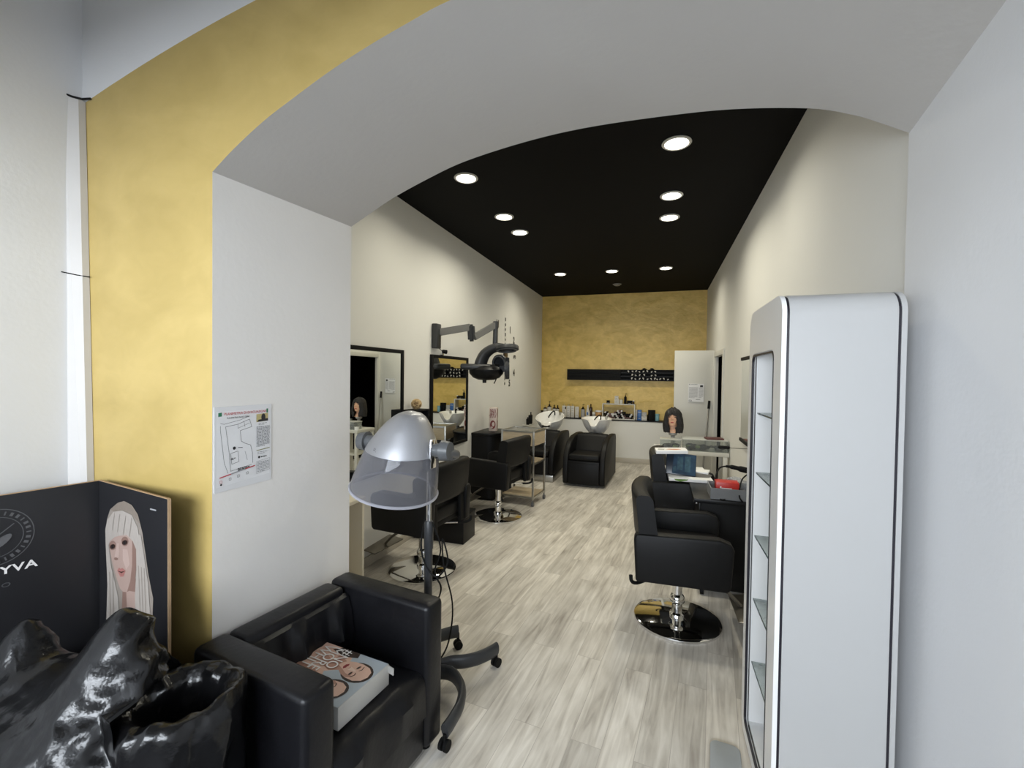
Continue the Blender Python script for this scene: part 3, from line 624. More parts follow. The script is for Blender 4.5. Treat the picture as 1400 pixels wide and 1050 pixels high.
prof = [(0.135, 0.16), (0.150, 0.28), (0.152, 0.42), (0.158, 0.55), (0.160, 0.60), (0.152, 0.640), (0.132, 0.662), (0.104, 0.654), (0.082, 0.625), (0.078, 0.55), (0.082, 0.47), (0.085, 0.40), (0.05, 0.38), (0.002, 0.385)]
pp = smooth_path([(r, 0, z) for r, z in prof], 9)
for k, q in enumerate(pp):
    r = []
    for i in range(N):
        a = 2*PI*i/N; p = V(q.x*math.cos(a), q.x*math.sin(a), q.z)
        w = folds(p, V(0.25, 0.1, 1), 6.1, 0.8)
        p = p + V(math.cos(a), math.sin(a), 0)*w*(1 if q.x > 0.06 else q.x/0.06); p.z += 0.022*noise.noise(V(math.cos(a)*2, math.sin(a)*2, 4))*(q.z > 0.5) + 0.012*noise.noise(V(p.x*25, p.y*25, 1))
        p.y = min(p.y, 0.15)
        r.append(p)
    rings.append(r)
loft(b, rings, cap0=False); obj('bin_liner', b, BAGM, t2, angle=70)
b = B(); bmesh.ops.create_icosphere(b, subdivisions=4, radius=0.085)
for v in b.verts: v.co = v.co*0.82; v.co += v.co.normalized()*folds(v.co*2.0, V(1, 0.3, 0.2), 9.0); v.co.z = v.co.z*0.55
obj('crumpled_waste', b, mat('pinkish_waste_film', (0.20, 0.15, 0.14), 0.35, nscale=14, namt=0.5), tag(bpy.data.objects.new('crumpled_film', None), 'crumpled dull pinkish film lying inside the lined waste bin', 'waste'), angle=70)
o = bpy.data.objects['crumpled_film']; COL.objects.link(o); o.location = (-1.25, 0.885, 0.45)

# ================================================================== hood dryer on its stand
HD = thing('hood_dryer', 'silver hood hair dryer with clear visor on a rolling stand', 'hair dryer', (-1.06, 1.955, 0))
hx, hy = -0.085, -0.155      # hood centre seen from the pole
b = B()
def hood_ring(z, cx, rx, ry, n=56): rx *= 0.84; ry *= 0.84; return [V(hx+cx+rx*math.cos(2*PI*i/n), hy+ry*math.sin(2*PI*i/n)-0.0, z + 0.035*math.cos(2*PI*i/n)*(-1)*min(1, (1.40-z)*3) + 0.02*math.sin(2*PI*i/n)*min(1, (1.40-z)*3)) for i in range(n)]
shell = smooth_path([(1.205, 0.033, 0.198), (1.235, 0.038, 0.182), (1.265, 0.045, 0.163), (1.315, 0.056, 0.128), (1.352, 0.066, 0.092), (1.372, 0.071, 0.060), (1.381, 0.073, 0.030), (1.384, 0.074, 0.002)], 4)
loft(b, [hood_ring(p.x, p.y, p.z, p.z*0.95+0.012*(p.z > 0.05)) for p in shell], cap0=False)
loft(b, [hood_ring(p.x-0.004, p.y, max(0.001, p.z-0.012), max(0.001, p.z*0.95-0.004)) for p in reversed(shell[:-1])], cap0=False)
obj('hood_shell', b, SILVER, HD, angle=60)
b = B(); lathe(b, [(0.15, 1.212), (0.13, 1.22), (0.05, 1.235), (0.001, 1.235)], (hx+0.03, hy, 0), 40, 1, 0.95); obj('inner_vent', b, GREYPL, HD)
b = B()
vis = smooth_path([(1.215, 0.031, 0.195), (1.16, 0.020, 0.210), (1.10, 0.006, 0.224), (1.05, -0.006, 0.234), (1.02, -0.012, 0.237)], 4)
loft(b, [hood_ring(p.x, p.y, p.z, p.z*0.95) for p in vis], cap0=False, cap1=False)
vv = obj('visor', b, VISOR, HD, angle=60)
so = vv.modifiers.new('thick', 'SOLIDIFY'); so.thickness = 0.004; so.offset = -1
b = B(); rp = hood_ring(1.02, -0.012, 0.237, 0.225); rp.append(rp[0]); tube(b, rp, 0.0065, 8); obj('visor_rim', b, glassy('visor_rim_plastic', (0.55, 0.55, 0.6), (0.62, 0.62, 0.68), 0.45, 0.12), HD)
for sx in (-1, 1):
    kx = hx+0.037+sx*0.150
    kz = 1.223-0.03*sx*0.3
    b = B(); cyl(b, (kx, hy, kz), (kx+sx*0.06, hy, kz), 0.030, 0.030); cyl(b, (kx+sx*0.045, hy, kz), (kx+sx*0.085, hy, kz), 0.046, 0.040, 28); obj('pivot_knob', b, GREYPL, HD)
b = B(); box(b, (hx+0.037+0.160, hy-0.02, 1.20), (0.008, 0.05, 0.13), bev=0.003); obj('hinge_plate', b, CHROME, HD)
b = B(); tube(b, smooth_path([(hx+0.25, hy, 1.205), (0.175, -0.07, 1.185), (0.12, -0.015, 1.16), (0.03, 0.0, 1.15), (0, 0, 1.12)], 5), 0.02, 12); lathe(b, [(0.02, 1.08), (0.034, 1.085), (0.034, 1.15), (0.02, 1.165), (0.001, 1.165)], n=20)
obj('yoke', b, GREYPL, HD)
b = B(); cyl(b, (0, 0, 0.70), (0, 0, 1.10), 0.0125); obj('inner_pole', b, CHROME, HD)
b = B(); lathe(b, [(0.020, 0.10), (0.020, 0.695), (0.023, 0.70), (0.023, 0.82), (0.018, 0.835), (0.013, 0.836)], n=20); obj('outer_pole', b, PLASTIC, HD)
b = B(); lathe(b, [(0.001, 0.065), (0.055, 0.068), (0.06, 0.09), (0.055, 0.13), (0.03, 0.15), (0.02, 0.18)], n=24); obj('hub', b, PLASTIC, HD)
leg0 = [V(0.03, -0.01, 0.10), V(0.13, -0.0, 0.105), V(0.215, -0.07, 0.105), V(0.252, -0.16, 0.10), V(0.255, -0.245, 0.092), V(0.246, -0.30, 0.08)]
for k in range(5):
    Mx = Matrix.Rotation(2*PI*k/5, 3, 'Z')
    ang = [0, 62, 140, 205, 285][k]
    Mx = Matrix.Rotation(math.radians(ang), 3, 'Z')
    pts = [Mx @ p for p in leg0]
    if k == 1: pts = [V(0.03, 0.02, 0.10), V(0.09, 0.075, 0.105), V(0.15, 0.105, 0.106), V(0.20, 0.15, 0.104), V(0.24, 0.215, 0.10), V(0.262, 0.275, 0.095)]
    if k == 4: continue
    if k in (2, 3): pts = [p*0.62 if k == 3 else p*0.9 for p in pts]; pts = [V(p.x, p.y, 0.10) for p in pts]
    if any(-1.06+p.x < -2.0 for p in pts): continue
    b = B(); tube(b, smooth_path(pts, 6), 0.019, 12, flat=0.036); lg = obj('leg', b, PLASTIC, HD)
    e = pts[-1]; b = B(); cyl(b, (e.x, e.y, 0.03), (e.x, e.y, e.z-0.01), 0.008, n=10)
    d = (pts[-1]-pts[-2]); d.z = 0; d = d.normalized(); s_ = V(-d.y, d.x, 0)
    for q in (-0.012, 0.012): cyl(b, V(e.x, e.y, 0.024)+s_*(q-0.007), V(e.x, e.y, 0.024)+s_*(q+0.007), 0.0235, n=18)
    obj('caster', b, BLACKM, lg)
b = B(); tube(b, smooth_path([(0.018, 0.0, 0.98), (-0.035, 0.0, 0.78), (-0.02, -0.02, 0.66), (0.045, -0.01, 0.57), (0.10, 0.01, 0.64), (0.07, 0.01, 0.75), (0.085, 0.0, 0.62), (0.115, 0.03, 0.45), (0.10, 0.06, 0.30), (0.03, 0.14, 0.12), (-0.06, 0.2, 0.008), (-0.2, 0.3, 0.006)], 8), 0.0042, 6); obj('power_cord', b, BLACKM, HD)
b = B(); tube(b, smooth_path([(0.02, 0.0, 0.83), (0.06, 0.012, 0.70), (0.025, 0.02, 0.58), (0.055, 0.03, 0.50), (0.03, 0.035, 0.42), (0.02, 0.01, 0.40)], 8), 0.0042, 6); obj('power_cord', b, BLACKM, HD)
mk = Print(0.0002); line(mk, [(-0.016, -0.006), (0.016, -0.006)], 0.0012, INK); line(mk, [(-0.004, 0.0), (-0.002, 0.008), (0.007, 0.008), (0.006, 0.001), (-0.004, 0.0)], 0.0014, INK); line(mk, [(-0.002, -0.003), (0.012, 0.004)], 0.0012, INK)
a_ = -1.9; mk.build('maker_mark', HD, (hx+0.036+0.166*math.cos(a_), hy+0.162*math.sin(a_)+0.004, 1.222), (PI/2-0.33, 0, a_+PI/2))

# ================================================================== styling chairs
def styling_chair(label, loc, rz, dz=0.0, back_h=0.865, tilt=0.035):
    t = thing('styling_chair', label, 'salon chair', (loc[0], loc[1], 0), rz, 'black hydraulic styling chairs')
    b = B(); lathe(b, [(0.001, 0.0), (0.262, 0.0), (0.266, 0.006), (0.264, 0.016), (0.25, 0.021), (0.10, 0.026), (0.045, 0.034), (0.001, 0.036)], n=56); obj('base_disc', b, CHROME, t, angle=50)
    b = B(); lathe(b, [(0.045, 0.03), (0.046, 0.05), (0.033, 0.06), (0.030, 0.11), (0.044, 0.125), (0.048, 0.145), (0.040, 0.165), (0.030, 0.175), (0.030, 0.33+dz), (0.045, 0.345+dz), (0.045, 0.385+dz)], n=28); obj('column', b, CHROME, t)
    b = B(); box(b, (0, 0.0, 0.395+dz), (0.42, 0.42, 0.05), bev=0.01); obj('under_frame', b, BLACKM, t)
    b = B(); box(b, (0, 0.02, 0.46+dz), (0.45, 0.48, 0.11), bev=0.03, seg=3); obj('seat', b, LEATHER2, t)
    prof = [(-0.255, 0.345+dz), (-0.27, 0.60+dz), (-0.255, 0.628+dz), (0.20, 0.640+dz), (0.262, 0.618+dz), (0.275, 0.585+dz), (0.262, 0.365+dz), (0.245, 0.345+dz)]
    for sx in (-1, 1):
        b = B(); prism(b, prof, 'yz', sx*0.225 if sx > 0 else -0.3, 0.3 if sx > 0 else -0.225, bev=0.014, seg=3); obj('armrest', b, LEATHER2, t)
    b = B(); rings = []
    for i in range(17):
        u = i/16*2-1; x = u*0.292; r = []
        yo = -0.215 + 0.035*u*u
        for (a, z) in rrect(-0.055, 0.055, 0.56+dz, back_h+dz, 0.035, 4):
            f = (z-dz-0.56)/(back_h-0.56)
            r.append(V(x*(1-0.04*f), yo + a*(1-0.12*f) - tilt*f - 0.0, z - 0.012*u*u*f))
        rings.append(r)
    loft(b, rings); obj('backrest', b, LEATHER2, t, angle=50)
    for sx in (-1, 1):
        b = B(); box(b, (sx*0.19, -0.232, 0.48+dz), (0.05, 0.03, 0.26), rot=(-0.03, 0, 0), bev=0.006); obj('back_bracket', b, BLACKM, t)
    b = B(); tube(b, smooth_path([(0, 0, 0.335+dz), (0.12, -0.11, 0.325+dz), (0.235, -0.235, 0.315+dz)], 4), 0.007, 8); lv = obj('pump_lever', b, CHROME, t)
    b = B(); tube(b, smooth_path([(0.20, -0.20, 0.318+dz), (0.25, -0.25, 0.316+dz), (0.275, -0.278, 0.335+dz), (0.275, -0.283, 0.37+dz)], 4), 0.011, 8); obj('grip', b, BLACKM, lv)
    b = B(); box(b, (0, 0.40, 0.14), (0.36, 0.15, 0.012), rot=(0.12, 0, 0), bev=0.005); tube(b, [(0, 0.05, 0.36+dz), (0, 0.30, 0.22), (0, 0.37, 0.15)], 0.011, 8); obj('footrest', b, mat('smoked_metal', (0.16, 0.145, 0.12), 0.3, metal=0.7, nscale=20), t)
    b = B(); box(b, (0.303, -0.235, 0.50+dz), (0.004, 0.02, 0.05)); obj('care_tag', b, PAPER, t, label='small white tag') if 'tag' in label else b.free()
    return t
styling_chair('styling chair in front right, beside the tall white cabinet, its back to the aisle', (0.135, 3.04), -PI/2+0.03)
styling_chair('styling chair with magazines piled on its arms, behind the black wheeled desk', (0.22, 4.245), -PI/2-0.03, 0.05)
styling_chair('styling chair on the left wall partly hidden behind the hood dryer', (-1.76, 3.15), PI/2-0.10, 0.03)
styling_chair('styling chair on the left wall beside the steel trolley, white tag on its arm', (-1.66, 4.63), PI/2-0.16, 0.03)

# ================================================================== left wall: mirrors and stations
def wall_mirror(label, X, y0, y1, z0, z1, side, fr=0.032, sides=True, turn=0.0):
    t = thing('wall_mirror', label, 'mirror', (X + side*0.002, (y0+y1)/2, z0), turn, 'styling mirrors')
    h, w = z1-z0, y1-y0; b = B(); c = side*0.014
    if sides:
        for yy in (-w/2+fr/2, w/2-fr/2): box(b, (c, yy, h/2), (0.028, fr, h), bev=0.003)
    if sides:
        for zz in (fr/2, h-fr/2): box(b, (c, 0, zz), (0.028, w-2*fr, fr), bev=0.003)
        obj('frame', b, BLACKM, t)
    else:
        b.free()
        for zz in (fr/2, h-fr/2): b = B(); box(b, (c, 0, zz), (0.028, w, fr), bev=0.003); obj('frame_bar', b, BLACKM, t)
    b = B(); box(b, (side*0.012, 0, h/2), (0.012, w-fr, h-fr)); obj('mirror_glass', b, MIRROR, t, smooth=False)
wall_mirror('black framed wall mirror on the left, reflecting the dark doorway and mannequin head', XL, 2.72, 3.53, 0.72, 1.765, 1, turn=math.radians(-0.7))
wall_mirror('black framed wall mirror on the left below the wall-mounted hair processor, reflecting gold', XL, 4.06, 4.97, 0.755, 1.755, 1)
wall_mirror('wall mirror on the right wall, mostly hidden behind the white cabinet', XR, 3.95, 4.84, 0.95, 1.755, -1, 0.03, False)
t = thing('wall_box_shelf', 'small open black box shelf on the left wall between the mirrors', 'shelf', (XL, 3.66, 1.05))
b = B()
for zz in (0.0, 0.17): box(b, (0.075, 0, zz), (0.15, 0.26, 0.014), bev=0.002)
for yy in (-0.123, 0.123): box(b, (0.075, yy, 0.085), (0.15, 0.014, 0.17), bev=0.002)
box(b, (0.006, 0, 0.085), (0.012, 0.24, 0.16)); obj('shelf_box', b, BLACKM, t)
t = tag(bpy.data.objects.new('paper_pad', None), 'pale paper pad standing inside the small black wall shelf', 'paper'); COL.objects.link(t); t.location = (XL+0.08, 3.645, 1.057)
b = B(); box(b, (0, 0, 0.065), (0.02, 0.11, 0.13), rot=(0, 0, 0.3)); obj('pad', b, mat('pale_grey_paper', (0.5, 0.5, 0.48), 0.6), t)
t = thing('wicker_ball', 'round woven straw ball on top of the small black wall shelf', 'ornament', (XL+0.08, 3.67, 1.227))
b = B(); bmesh.ops.create_icosphere(b, subdivisions=3, radius=0.044, matrix=Matrix.Translation((0, 0, 0.046))); obj('core', b, mat('straw_dark', (0.26, 0.16, 0.07), 0.7, nscale=40, namt=0.4), t)
b = B(); rr = random.Random(3)
for k in range(16):
    ax = V(rr.uniform(-1, 1), rr.uniform(-1, 1), rr.uniform(-1, 1)).normalized(); x, y = frame_of(ax)
    ring = [V(0, 0, 0.049)+(x*math.cos(a*PI/12)+y*math.sin(a*PI/12))*0.046 for a in range(25)]; tube(b, ring, 0.0035, 5)
obj('woven_strips', b, mat('straw_light', (0.58, 0.42, 0.22), 0.6, nscale=40, namt=0.3), t)
t = thing('clip_spotlight', 'tiny black and chrome spotlight clipped on top of the left mirror', 'spotlight', (XL+0.02, 4.27, 1.755))
b = B(); box(b, (0.01, 0.0, 0.008), (0.03, 0.035, 0.02), bev=0.003); obj('clip', b, CHROME, t)
b = B(); cyl(b, (0.02, -0.005, 0.04), (0.05, 0.03, 0.035), 0.020, 0.022, 16); obj('lamp_head', b, BLACKM, t)
b = B(); tube(b, smooth_path([(0.0, -0.16, 0.075), (0.005, -0.10, 0.08), (0.01, -0.04, 0.06), (0.02, 0.0, 0.04)], 4), 0.0035, 6); obj('wire', b, BLACKM, t)
# low black storage box, white counter behind the jamb
t = thing('storage_box', 'low black storage box on the floor behind the chair by the hood dryer', 'storage box', (-1.93, 3.87, 0))
b = B(); box(b, (0, 0, 0.125), (0.52, 0.27, 0.25), bev=0.006); obj('box_body', b, BLACK, t)
b = B(); box(b, (0, 0, 0.256), (0.53, 0.28, 0.014), bev=0.004); obj('lid', b, BLACKM, t)
t = thing('side_counter', 'cream laminate counter standing just behind the arch jamb on the left', 'counter', (-2.02, 2.32, 0))
b = B(); box(b, (0.0, -0.10, 0.725), (0.36, 0.62, 0.025), bev=0.003); obj('top', b, CREAM, t)
for yy in (-0.38, 0.195):
    b = B(); box(b, (0.0, yy, 0.356), (0.34, 0.022, 0.712), bev=0.002); obj('side_panel', b, CREAM, t)
b = B(); box(b, (-0.16, -0.09, 0.4), (0.015, 0.55, 0.6)); obj('back_panel', b, CREAM, t)
t = thing('lotion_bottle', 'small white capped bottle on the cream counter beside the jamb', 'bottle', (-1.90, 2.36, 0.738))
b = B(); lathe(b, [(0.001, 0), (0.022, 0.0), (0.023, 0.004), (0.023, 0.08), (0.012, 0.092)], n=18); obj('bottle_body', b, WHITEF, t)
b = B(); lathe(b, [(0.013, 0.088), (0.013, 0.12), (0.001, 0.122)], n=16); obj('cap', b, PAPER, t)
t = thing('hair_clipper', 'black hair clipper lying on the cream counter beside the jamb', 'clipper', (-1.90, 2.25, 0.738))
b = B(); box(b, (0, 0, 0.022), (0.05, 0.14, 0.044), bev=0.015, seg=3); obj('clipper_body', b, BLACKM, t)
b = B(); box(b, (0, 0.08, 0.022), (0.042, 0.025, 0.012), bev=0.002); obj('blade', b, STEEL, t)

# station cabinet with tin
t = thing('station_cabinet', 'black station cabinet against the left wall behind the steel trolley', 'cabinet', (XL, 5.42, 0))
b = B(); poly = [(0.0, -0.27), (0.20, -0.27)] + [(0.20+0.17*math.sin(a*PI/12), -0.27*math.cos(a*PI/12)) for a in range(1, 12)] + [(0.20, 0.27), (0.0, 0.27)]
prism(b, poly, 'xy', 0.03, 0.80); obj('body', b, BLACK, t)
b = B(); prism(b, [(x*1.03, y*1.04) for x, y in poly], 'xy', 0.80, 0.835, bev=0.006); obj('top', b, BLACK, t)
b = B(); box(b, (0.15, 0, 0.015), (0.26, 0.48, 0.03)); obj('plinth', b, BLACKM, t)
b = B(); lathe(b, [(0.001, 0), (0.05, 0.0), (0.07, 0.02), (0.075, 0.045), (0.068, 0.05), (0.055, 0.03), (0.001, 0.02)], (0.30, -0.10, 0.56), 24); obj('dryer_holder', b, PLASTIC, t)
t = thing('tall_tin', 'tall red and white patterned tin on the black station cabinet', 'tin', (XL+0.19, 5.42, 0.836), 0.2)
TIN = mat('tin_cream', (0.62, 0.52, 0.46), 0.4, nscale=30, namt=0.1); TR = mat('tin_dark_red', (0.20, 0.035, 0.03), 0.4, nscale=40, namt=0.3)
b = B(); box(b, (0, 0, 0.15), (0.10, 0.10, 0.30), bev=0.006); obj('tin_body', b, TIN, t)
for rz_ in (0, -PI/2, PI/2):
    P = Print(0.0003); rr = random.Random(5)
    for k in range(5): line(P, [(-0.035+k*0.016, 0.17), (-0.03+k*0.016+0.006, 0.22), (-0.036+k*0.016, 0.285)], 0.007, TR)
    for k in range(3): line(P, [(-0.04+k*0.02, 0.19+k*0.01), (-0.02+k*0.02, 0.27)], 0.005, TR)
    P.shape(ell(0.0, 0.085, 0.036, 0.055, 20), TR); P.shape(ell(0.006, 0.09, 0.017, 0.028, 16), TIN); P.shape(ell(-0.012, 0.05, 0.012, 0.012, 12), TIN)
    q = Matrix.Rotation(rz_, 3, 'Z') @ V(0, -0.0505, 0); P.build('tin_print', t, q, (PI/2, 0, rz_))

# steel and wood trolley
t = thing('trolley', 'steel framed trolley with light wood panels and shelves on casters', 'trolley', (-1.582, 5.33, 0), math.radians(-6))
hw, hd, ht = 0.205, 0.195, 0.895
for sx in (-1, 1):
    for sy in (-1, 1):
        b = B(); box(b, (sx*hw, sy*hd, (ht+0.075)/2), (0.022, 0.022, ht-0.075), bev=0.002); lg = obj('post', b, STEEL, t)
        b = B(); cyl(b, (sx*hw, sy*hd, 0.04), (sx*hw, sy*hd, 0.08), 0.008, n=10); cyl(b, (sx*hw-0.012, sy*hd, 0.026), (sx*hw+0.012, sy*hd, 0.026), 0.0255, n=18); obj('caster', b, GREYPL, lg)
b = B()
for zz in (ht-0.01, 0.10):
    for sy in (-1, 1): box(b, (0, sy*hd, zz), (2*hw-0.02, 0.02, 0.02))
    for sx in (-1, 1): box(b, (sx*hw, 0, zz), (0.02, 2*hd-0.02, 0.02))
for sx in (-1, 1): box(b, (sx*hw, 0, 0.50), (0.016, 2*hd-0.02, 0.02))
box(b, (0, hd, 0.5), (2*hw-0.02, 0.016, 0.02)); obj('rail', b, STEEL, t)
for sy in (-1, 1):
    b = B(); box(b, (0, sy*hd, ht-0.10), (2*hw-0.022, 0.012, 0.155)); obj('front_panel', b, WOODP, t)
for sx in (-1, 1):
    b = B(); box(b, (sx*hw, 0, ht-0.10), (0.012, 2*hd-0.022, 0.155)); obj('side_panel', b, WOODP, t)
for zz in (0.112, 0.512):
    b = B(); box(b, (0, 0, zz), (2*hw-0.02, 2*hd-0.02, 0.012)); obj('shelf', b, WOODP, t)
b = B(); box(b, (0, 0, ht-0.012), (2*hw-0.02, 2*hd-0.02, 0.008)); obj('top_tray', b, mat('tray_grey', (0.16, 0.16, 0.15), 0.25, nscale=10, namt=0.1), t)

# small wall shelf far left with its bottles
t = thing('small_wall_shelf', 'tiny white wall shelf beside the left wash basin', 'shelf', (XL, 7.52, 0.70))
b = B(); box(b, (0.06, 0, 0), (0.12, 0.34, 0.014)); obj('board', b, WHITEF, t)
b = B(); box(b, (0.012, 0, -0.10), (0.02, 0.30, 0.20)); obj('bracket', b, WHITEF, t)

# ================================================================== bottles, boxes, jars
AMBER = mat('amber_glass', (0.035, 0.016, 0.010), 0.2, nscale=10, namt=0.1); LABELW = mat('label_white', (0.62, 0.60, 0.55), 0.5, nscale=60, namt=0.10)
GREYG = mat('grey_green_bottle', (0.16, 0.18, 0.16), 0.3, nscale=10, namt=0.1); BLUEC = mat('blue_carton', (0.03, 0.12, 0.36), 0.4, nscale=10, namt=0.06); AQUA = mat('aqua_jar', (0.22, 0.42, 0.48), 0.35, nscale=10, namt=0.06); ORANGE = mat('orange_paste', (0.52, 0.29, 0.11), 0.4, nscale=12, namt=0.1); GOLDC = mat('gold_cap', (0.50, 0.40, 0.16), 0.35, nscale=30)
LGREY = mat('light_grey_print', (0.36, 0.355, 0.34), 0.5, nscale=60, namt=0.2)
def bottle(name, label, loc, r, h, body, lab=None, pump=False, cap=BLACKM, neck=0.3, group='products on the back ledge', cat='bottle', cone=False, labelh=(0.18, 0.62)):
    t = thing(name, label, cat, loc, 0, group); hb = h*(0.74 if pump else 0.84)
    b = B()
    if cone: lathe(b, [(0.001, 0), (r, 0), (r, 0.006), (r*0.98, h*0.45), (r*0.6, h*0.66), (r*0.33, h*0.82), (r*0.3, h*0.88), (0.001, h*0.88)], n=20)
    else: lathe(b, [(0.001, 0), (r*0.94, 0), (r, 0.005), (r, hb*0.84), (r*0.88, hb*0.91), (r*neck, hb*0.97), (r*neck, hb), (0.001, hb)], n=20)
    obj('bottle_body', b, body, t)
    if lab:
        b = B(); lathe(b, [(r*1.01, hb*labelh[0]), (r*1.025, hb*labelh[0]), (r*1.025, hb*labelh[1]), (r*1.01, hb*labelh[1])], n=20); obj('label', b, lab, t)
    b = B()
    if pump:
        lathe(b, [(r*0.45, hb-0.004), (r*0.5, hb+0.012), (r*0.3, hb+0.016), (0.004, hb+0.02), (0.004, h-0.012), (0.008, h-0.01), (0.008, h), (0.001, h)], n=14); box(b, (0.012, -0.006, h-0.005), (0.036, 0.012, 0.010), rot=(0, 0, -0.4), bev=0.002); obj('pump', b, cap, t)
    elif cone: lathe(b, [(r*0.34, h*0.86), (r*0.36, h*0.92), (0.004, h), (0.001, h)], n=14); obj('cap', b, cap, t)
    else: lathe(b, [(r*neck*1.2, hb-0.004), (r*neck*1.2, h-0.003), (r*neck*1.0, h), (0.001, h)], n=16); obj('cap', b, cap, t)
    return t
def carton(name, label, loc, w, d, h, body, lab, group='products on the back ledge', rz=0.0, stripes=4, cat='box', cap=None):
    t = thing(name, label, cat, loc, rz, group)
    b = B(); box(b, (0, 0, h/2), (w, d, h), bev=0.0015); obj('carton_body', b, body, t)
    if lab:
        b = B()
        for k in range(stripes): box(b, (0, -d/2-0.0004, h*(0.18+0.62*k/max(1, stripes-1))), (w*(0.7 if k % 2 else 0.5), 0.0008, 0.007))
        obj('label', b, lab, t)
    if cap:
        b = B(); cyl(b, (0, 0, h), (0, 0, h+0.035), w*0.28, n=14); obj('cap', b, cap, t)
    return t
LZ, LY = 0.776, 8.43
bottle('jar', 'short dark jar, leftmost product on the back ledge', (-2.14, LY, LZ), 0.026, 0.11, AMBER, None, neck=0.9, cat='jar')
bottle('shampoo_bottle', 'brown bottle with white label beside the short dark jar on the ledge', (-2.081, LY, LZ), 0.036, 0.215, AMBER, LABELW, cap=GOLDC, labelh=(0.2, 0.8))
bottle('shampoo_bottle', 'tallest brown pump bottle with white label above the left wash basin', (-1.998, LY, LZ), 0.04, 0.29, AMBER, LABELW, True, labelh=(0.2, 0.85))
bottle('shampoo_bottle', 'brown bottle with dark cap just right of the tallest pump bottle', (-1.903, LY, LZ), 0.033, 0.225, AMBER, LABELW, labelh=(0.2, 0.8))
bottle('shampoo_bottle', 'slimmer brown bottle, last of the brown row before the white cartons', (-1.836, LY, LZ), 0.03, 0.22, AMBER, LABELW, labelh=(0.2, 0.8))
carton('product_carton', 'white printed carton with gold cap, first of the white cartons on the ledge', (-1.709, LY, LZ), 0.066, 0.06, 0.215, LABELW, LGREY, cap=GOLDC)
bottle('sample_bottle', 'slim white bottle standing in front of the first two white cartons', (-1.672, LY-0.055, LZ), 0.017, 0.195, LABELW, None, neck=0.5)
carton('product_carton', 'white printed carton with gold cap, right behind the slim white bottle', (-1.625, LY, LZ), 0.068, 0.06, 0.215, LABELW, LGREY, cap=GOLDC)
carton('product_carton', 'white printed carton with gold cap, third of the white cartons', (-1.546, LY, LZ), 0.062, 0.06, 0.215, LABELW, LGREY, cap=GOLDC)
carton('product_carton', 'plain white carton without a cap beside the grey labelled pump bottle', (-1.462, LY, LZ), 0.07, 0.06, 0.205, LABELW, LGREY, stripes=2)
bottle('shampoo_bottle', 'black pump bottle with pale grey label right of the white cartons', (-1.352, LY, LZ), 0.038, 0.255, BLACKM, LGREY, True, labelh=(0.05, 0.86))
bottle('spray_bottle', 'white cone shaped bottle with blue mark on the back ledge', (-1.256, LY-0.02, LZ), 0.04, 0.245, LABELW, None, cone=True, cap=LABELW)
b = B(); box(b, (-1.256, LY-0.061, LZ+0.09), (0.025, 0.003, 0.05), bev=0.001); obj('label', b, BLUEC, [o for o in bpy.data.objects if o.name.startswith('spray_bottle')][0], loc=(1.256, -(LY-0.02), -LZ))
bottle('shampoo_bottle', 'dark brown bottle half hidden behind the white cone shaped bottle', (-1.212, LY+0.05, LZ), 0.03, 0.26, AMBER, None)
bottle('jar', 'small white jar with gold lid left of the orange tub', (-1.149, LY, LZ), 0.032, 0.15, LABELW, LGREY, cap=GOLDC, neck=0.7, cat='jar')
bottle('tub', 'wide orange tub with white lid on the ledge left of the white rack', (-1.06, LY, LZ), 0.057, 0.15, ORANGE, None, cap=PAPER, neck=0.92, cat='tub')
# white open rack with a heap of colour tubes
RX0, RX1, RZ1 = -0.985, -0.405, 0.285
t = thing('display_rack', 'white open box rack on the ledge holding a heap of small tubes', 'rack', ((RX0+RX1)/2, 8.44, LZ))
w = RX1-RX0; b = B()
for zz in (0.008, RZ1-0.008): box(b, (0, 0, zz), (w, 0.19, 0.016), bev=0.001)
for xx in (-w/2+0.008, w/2-0.008): box(b, (xx, 0, RZ1/2), (0.016, 0.19, RZ1-0.03), bev=0.001)
obj('rack_frame', b, WHITEF, t)
tubes = {}
TM = {'black': BLACKM, 'white': mat('tube_white', (0.68, 0.66, 0.63), 0.4), 'brown': mat('tube_brown', (0.12, 0.05, 0.04), 0.4)}
rr = random.Random(11)
def heap_h(x): return 0.085 + 0.075*math.exp(-((x-0.02)**2)/0.008) + 0.035*math.exp(-((x+0.22)**2)/0.004)
z = LZ+0.033; row = 0
while z < LZ+0.20:
    x = RX0+0.036+(row % 2)*0.017
    while x < RX1-0.034:
        if z-LZ-0.017 < heap_h(x-(RX0+RX1)/2):
            kind = rr.choice(['black', 'black', 'white', 'white', 'brown'])
            if kind not in tubes:
                tt = thing('colour_tube', kind+' hair colour tube lying in the heap inside the white rack', 'tube', (x, 8.36, z), 0, kind+' colour tubes in the white rack')
                b = B(); cyl(b, (0, 0, 0), (0, 0.10, 0), 0.0165, n=12); obj('tube_body', b, TM[kind], tt)
                b = B(); cyl(b, (0, -0.014, 0), (0, 0.0, 0), 0.011, n=10); obj('cap', b, TM[kind], tt); tubes[kind] = tt
            else:
                tt = copy_tree(tubes[kind]); tt.location = (x, 8.36+rr.uniform(-0.004, 0.01), z)
        x += 0.0345
    z += 0.0305; row += 1
RT = LZ+RZ1+0.001; G2 = 'products on top of the white rack'
carton('product_carton', 'small dark cube carton at the left end on top of the white rack', (-0.889, 8.44, RT), 0.055, 0.055, 0.055, BLACKM, LGREY, G2, stripes=1)
carton('product_carton', 'lower white carton of the pair stacked on the white rack', (-0.735, 8.44, RT), 0.08, 0.06, 0.085, LABELW, LGREY, G2)
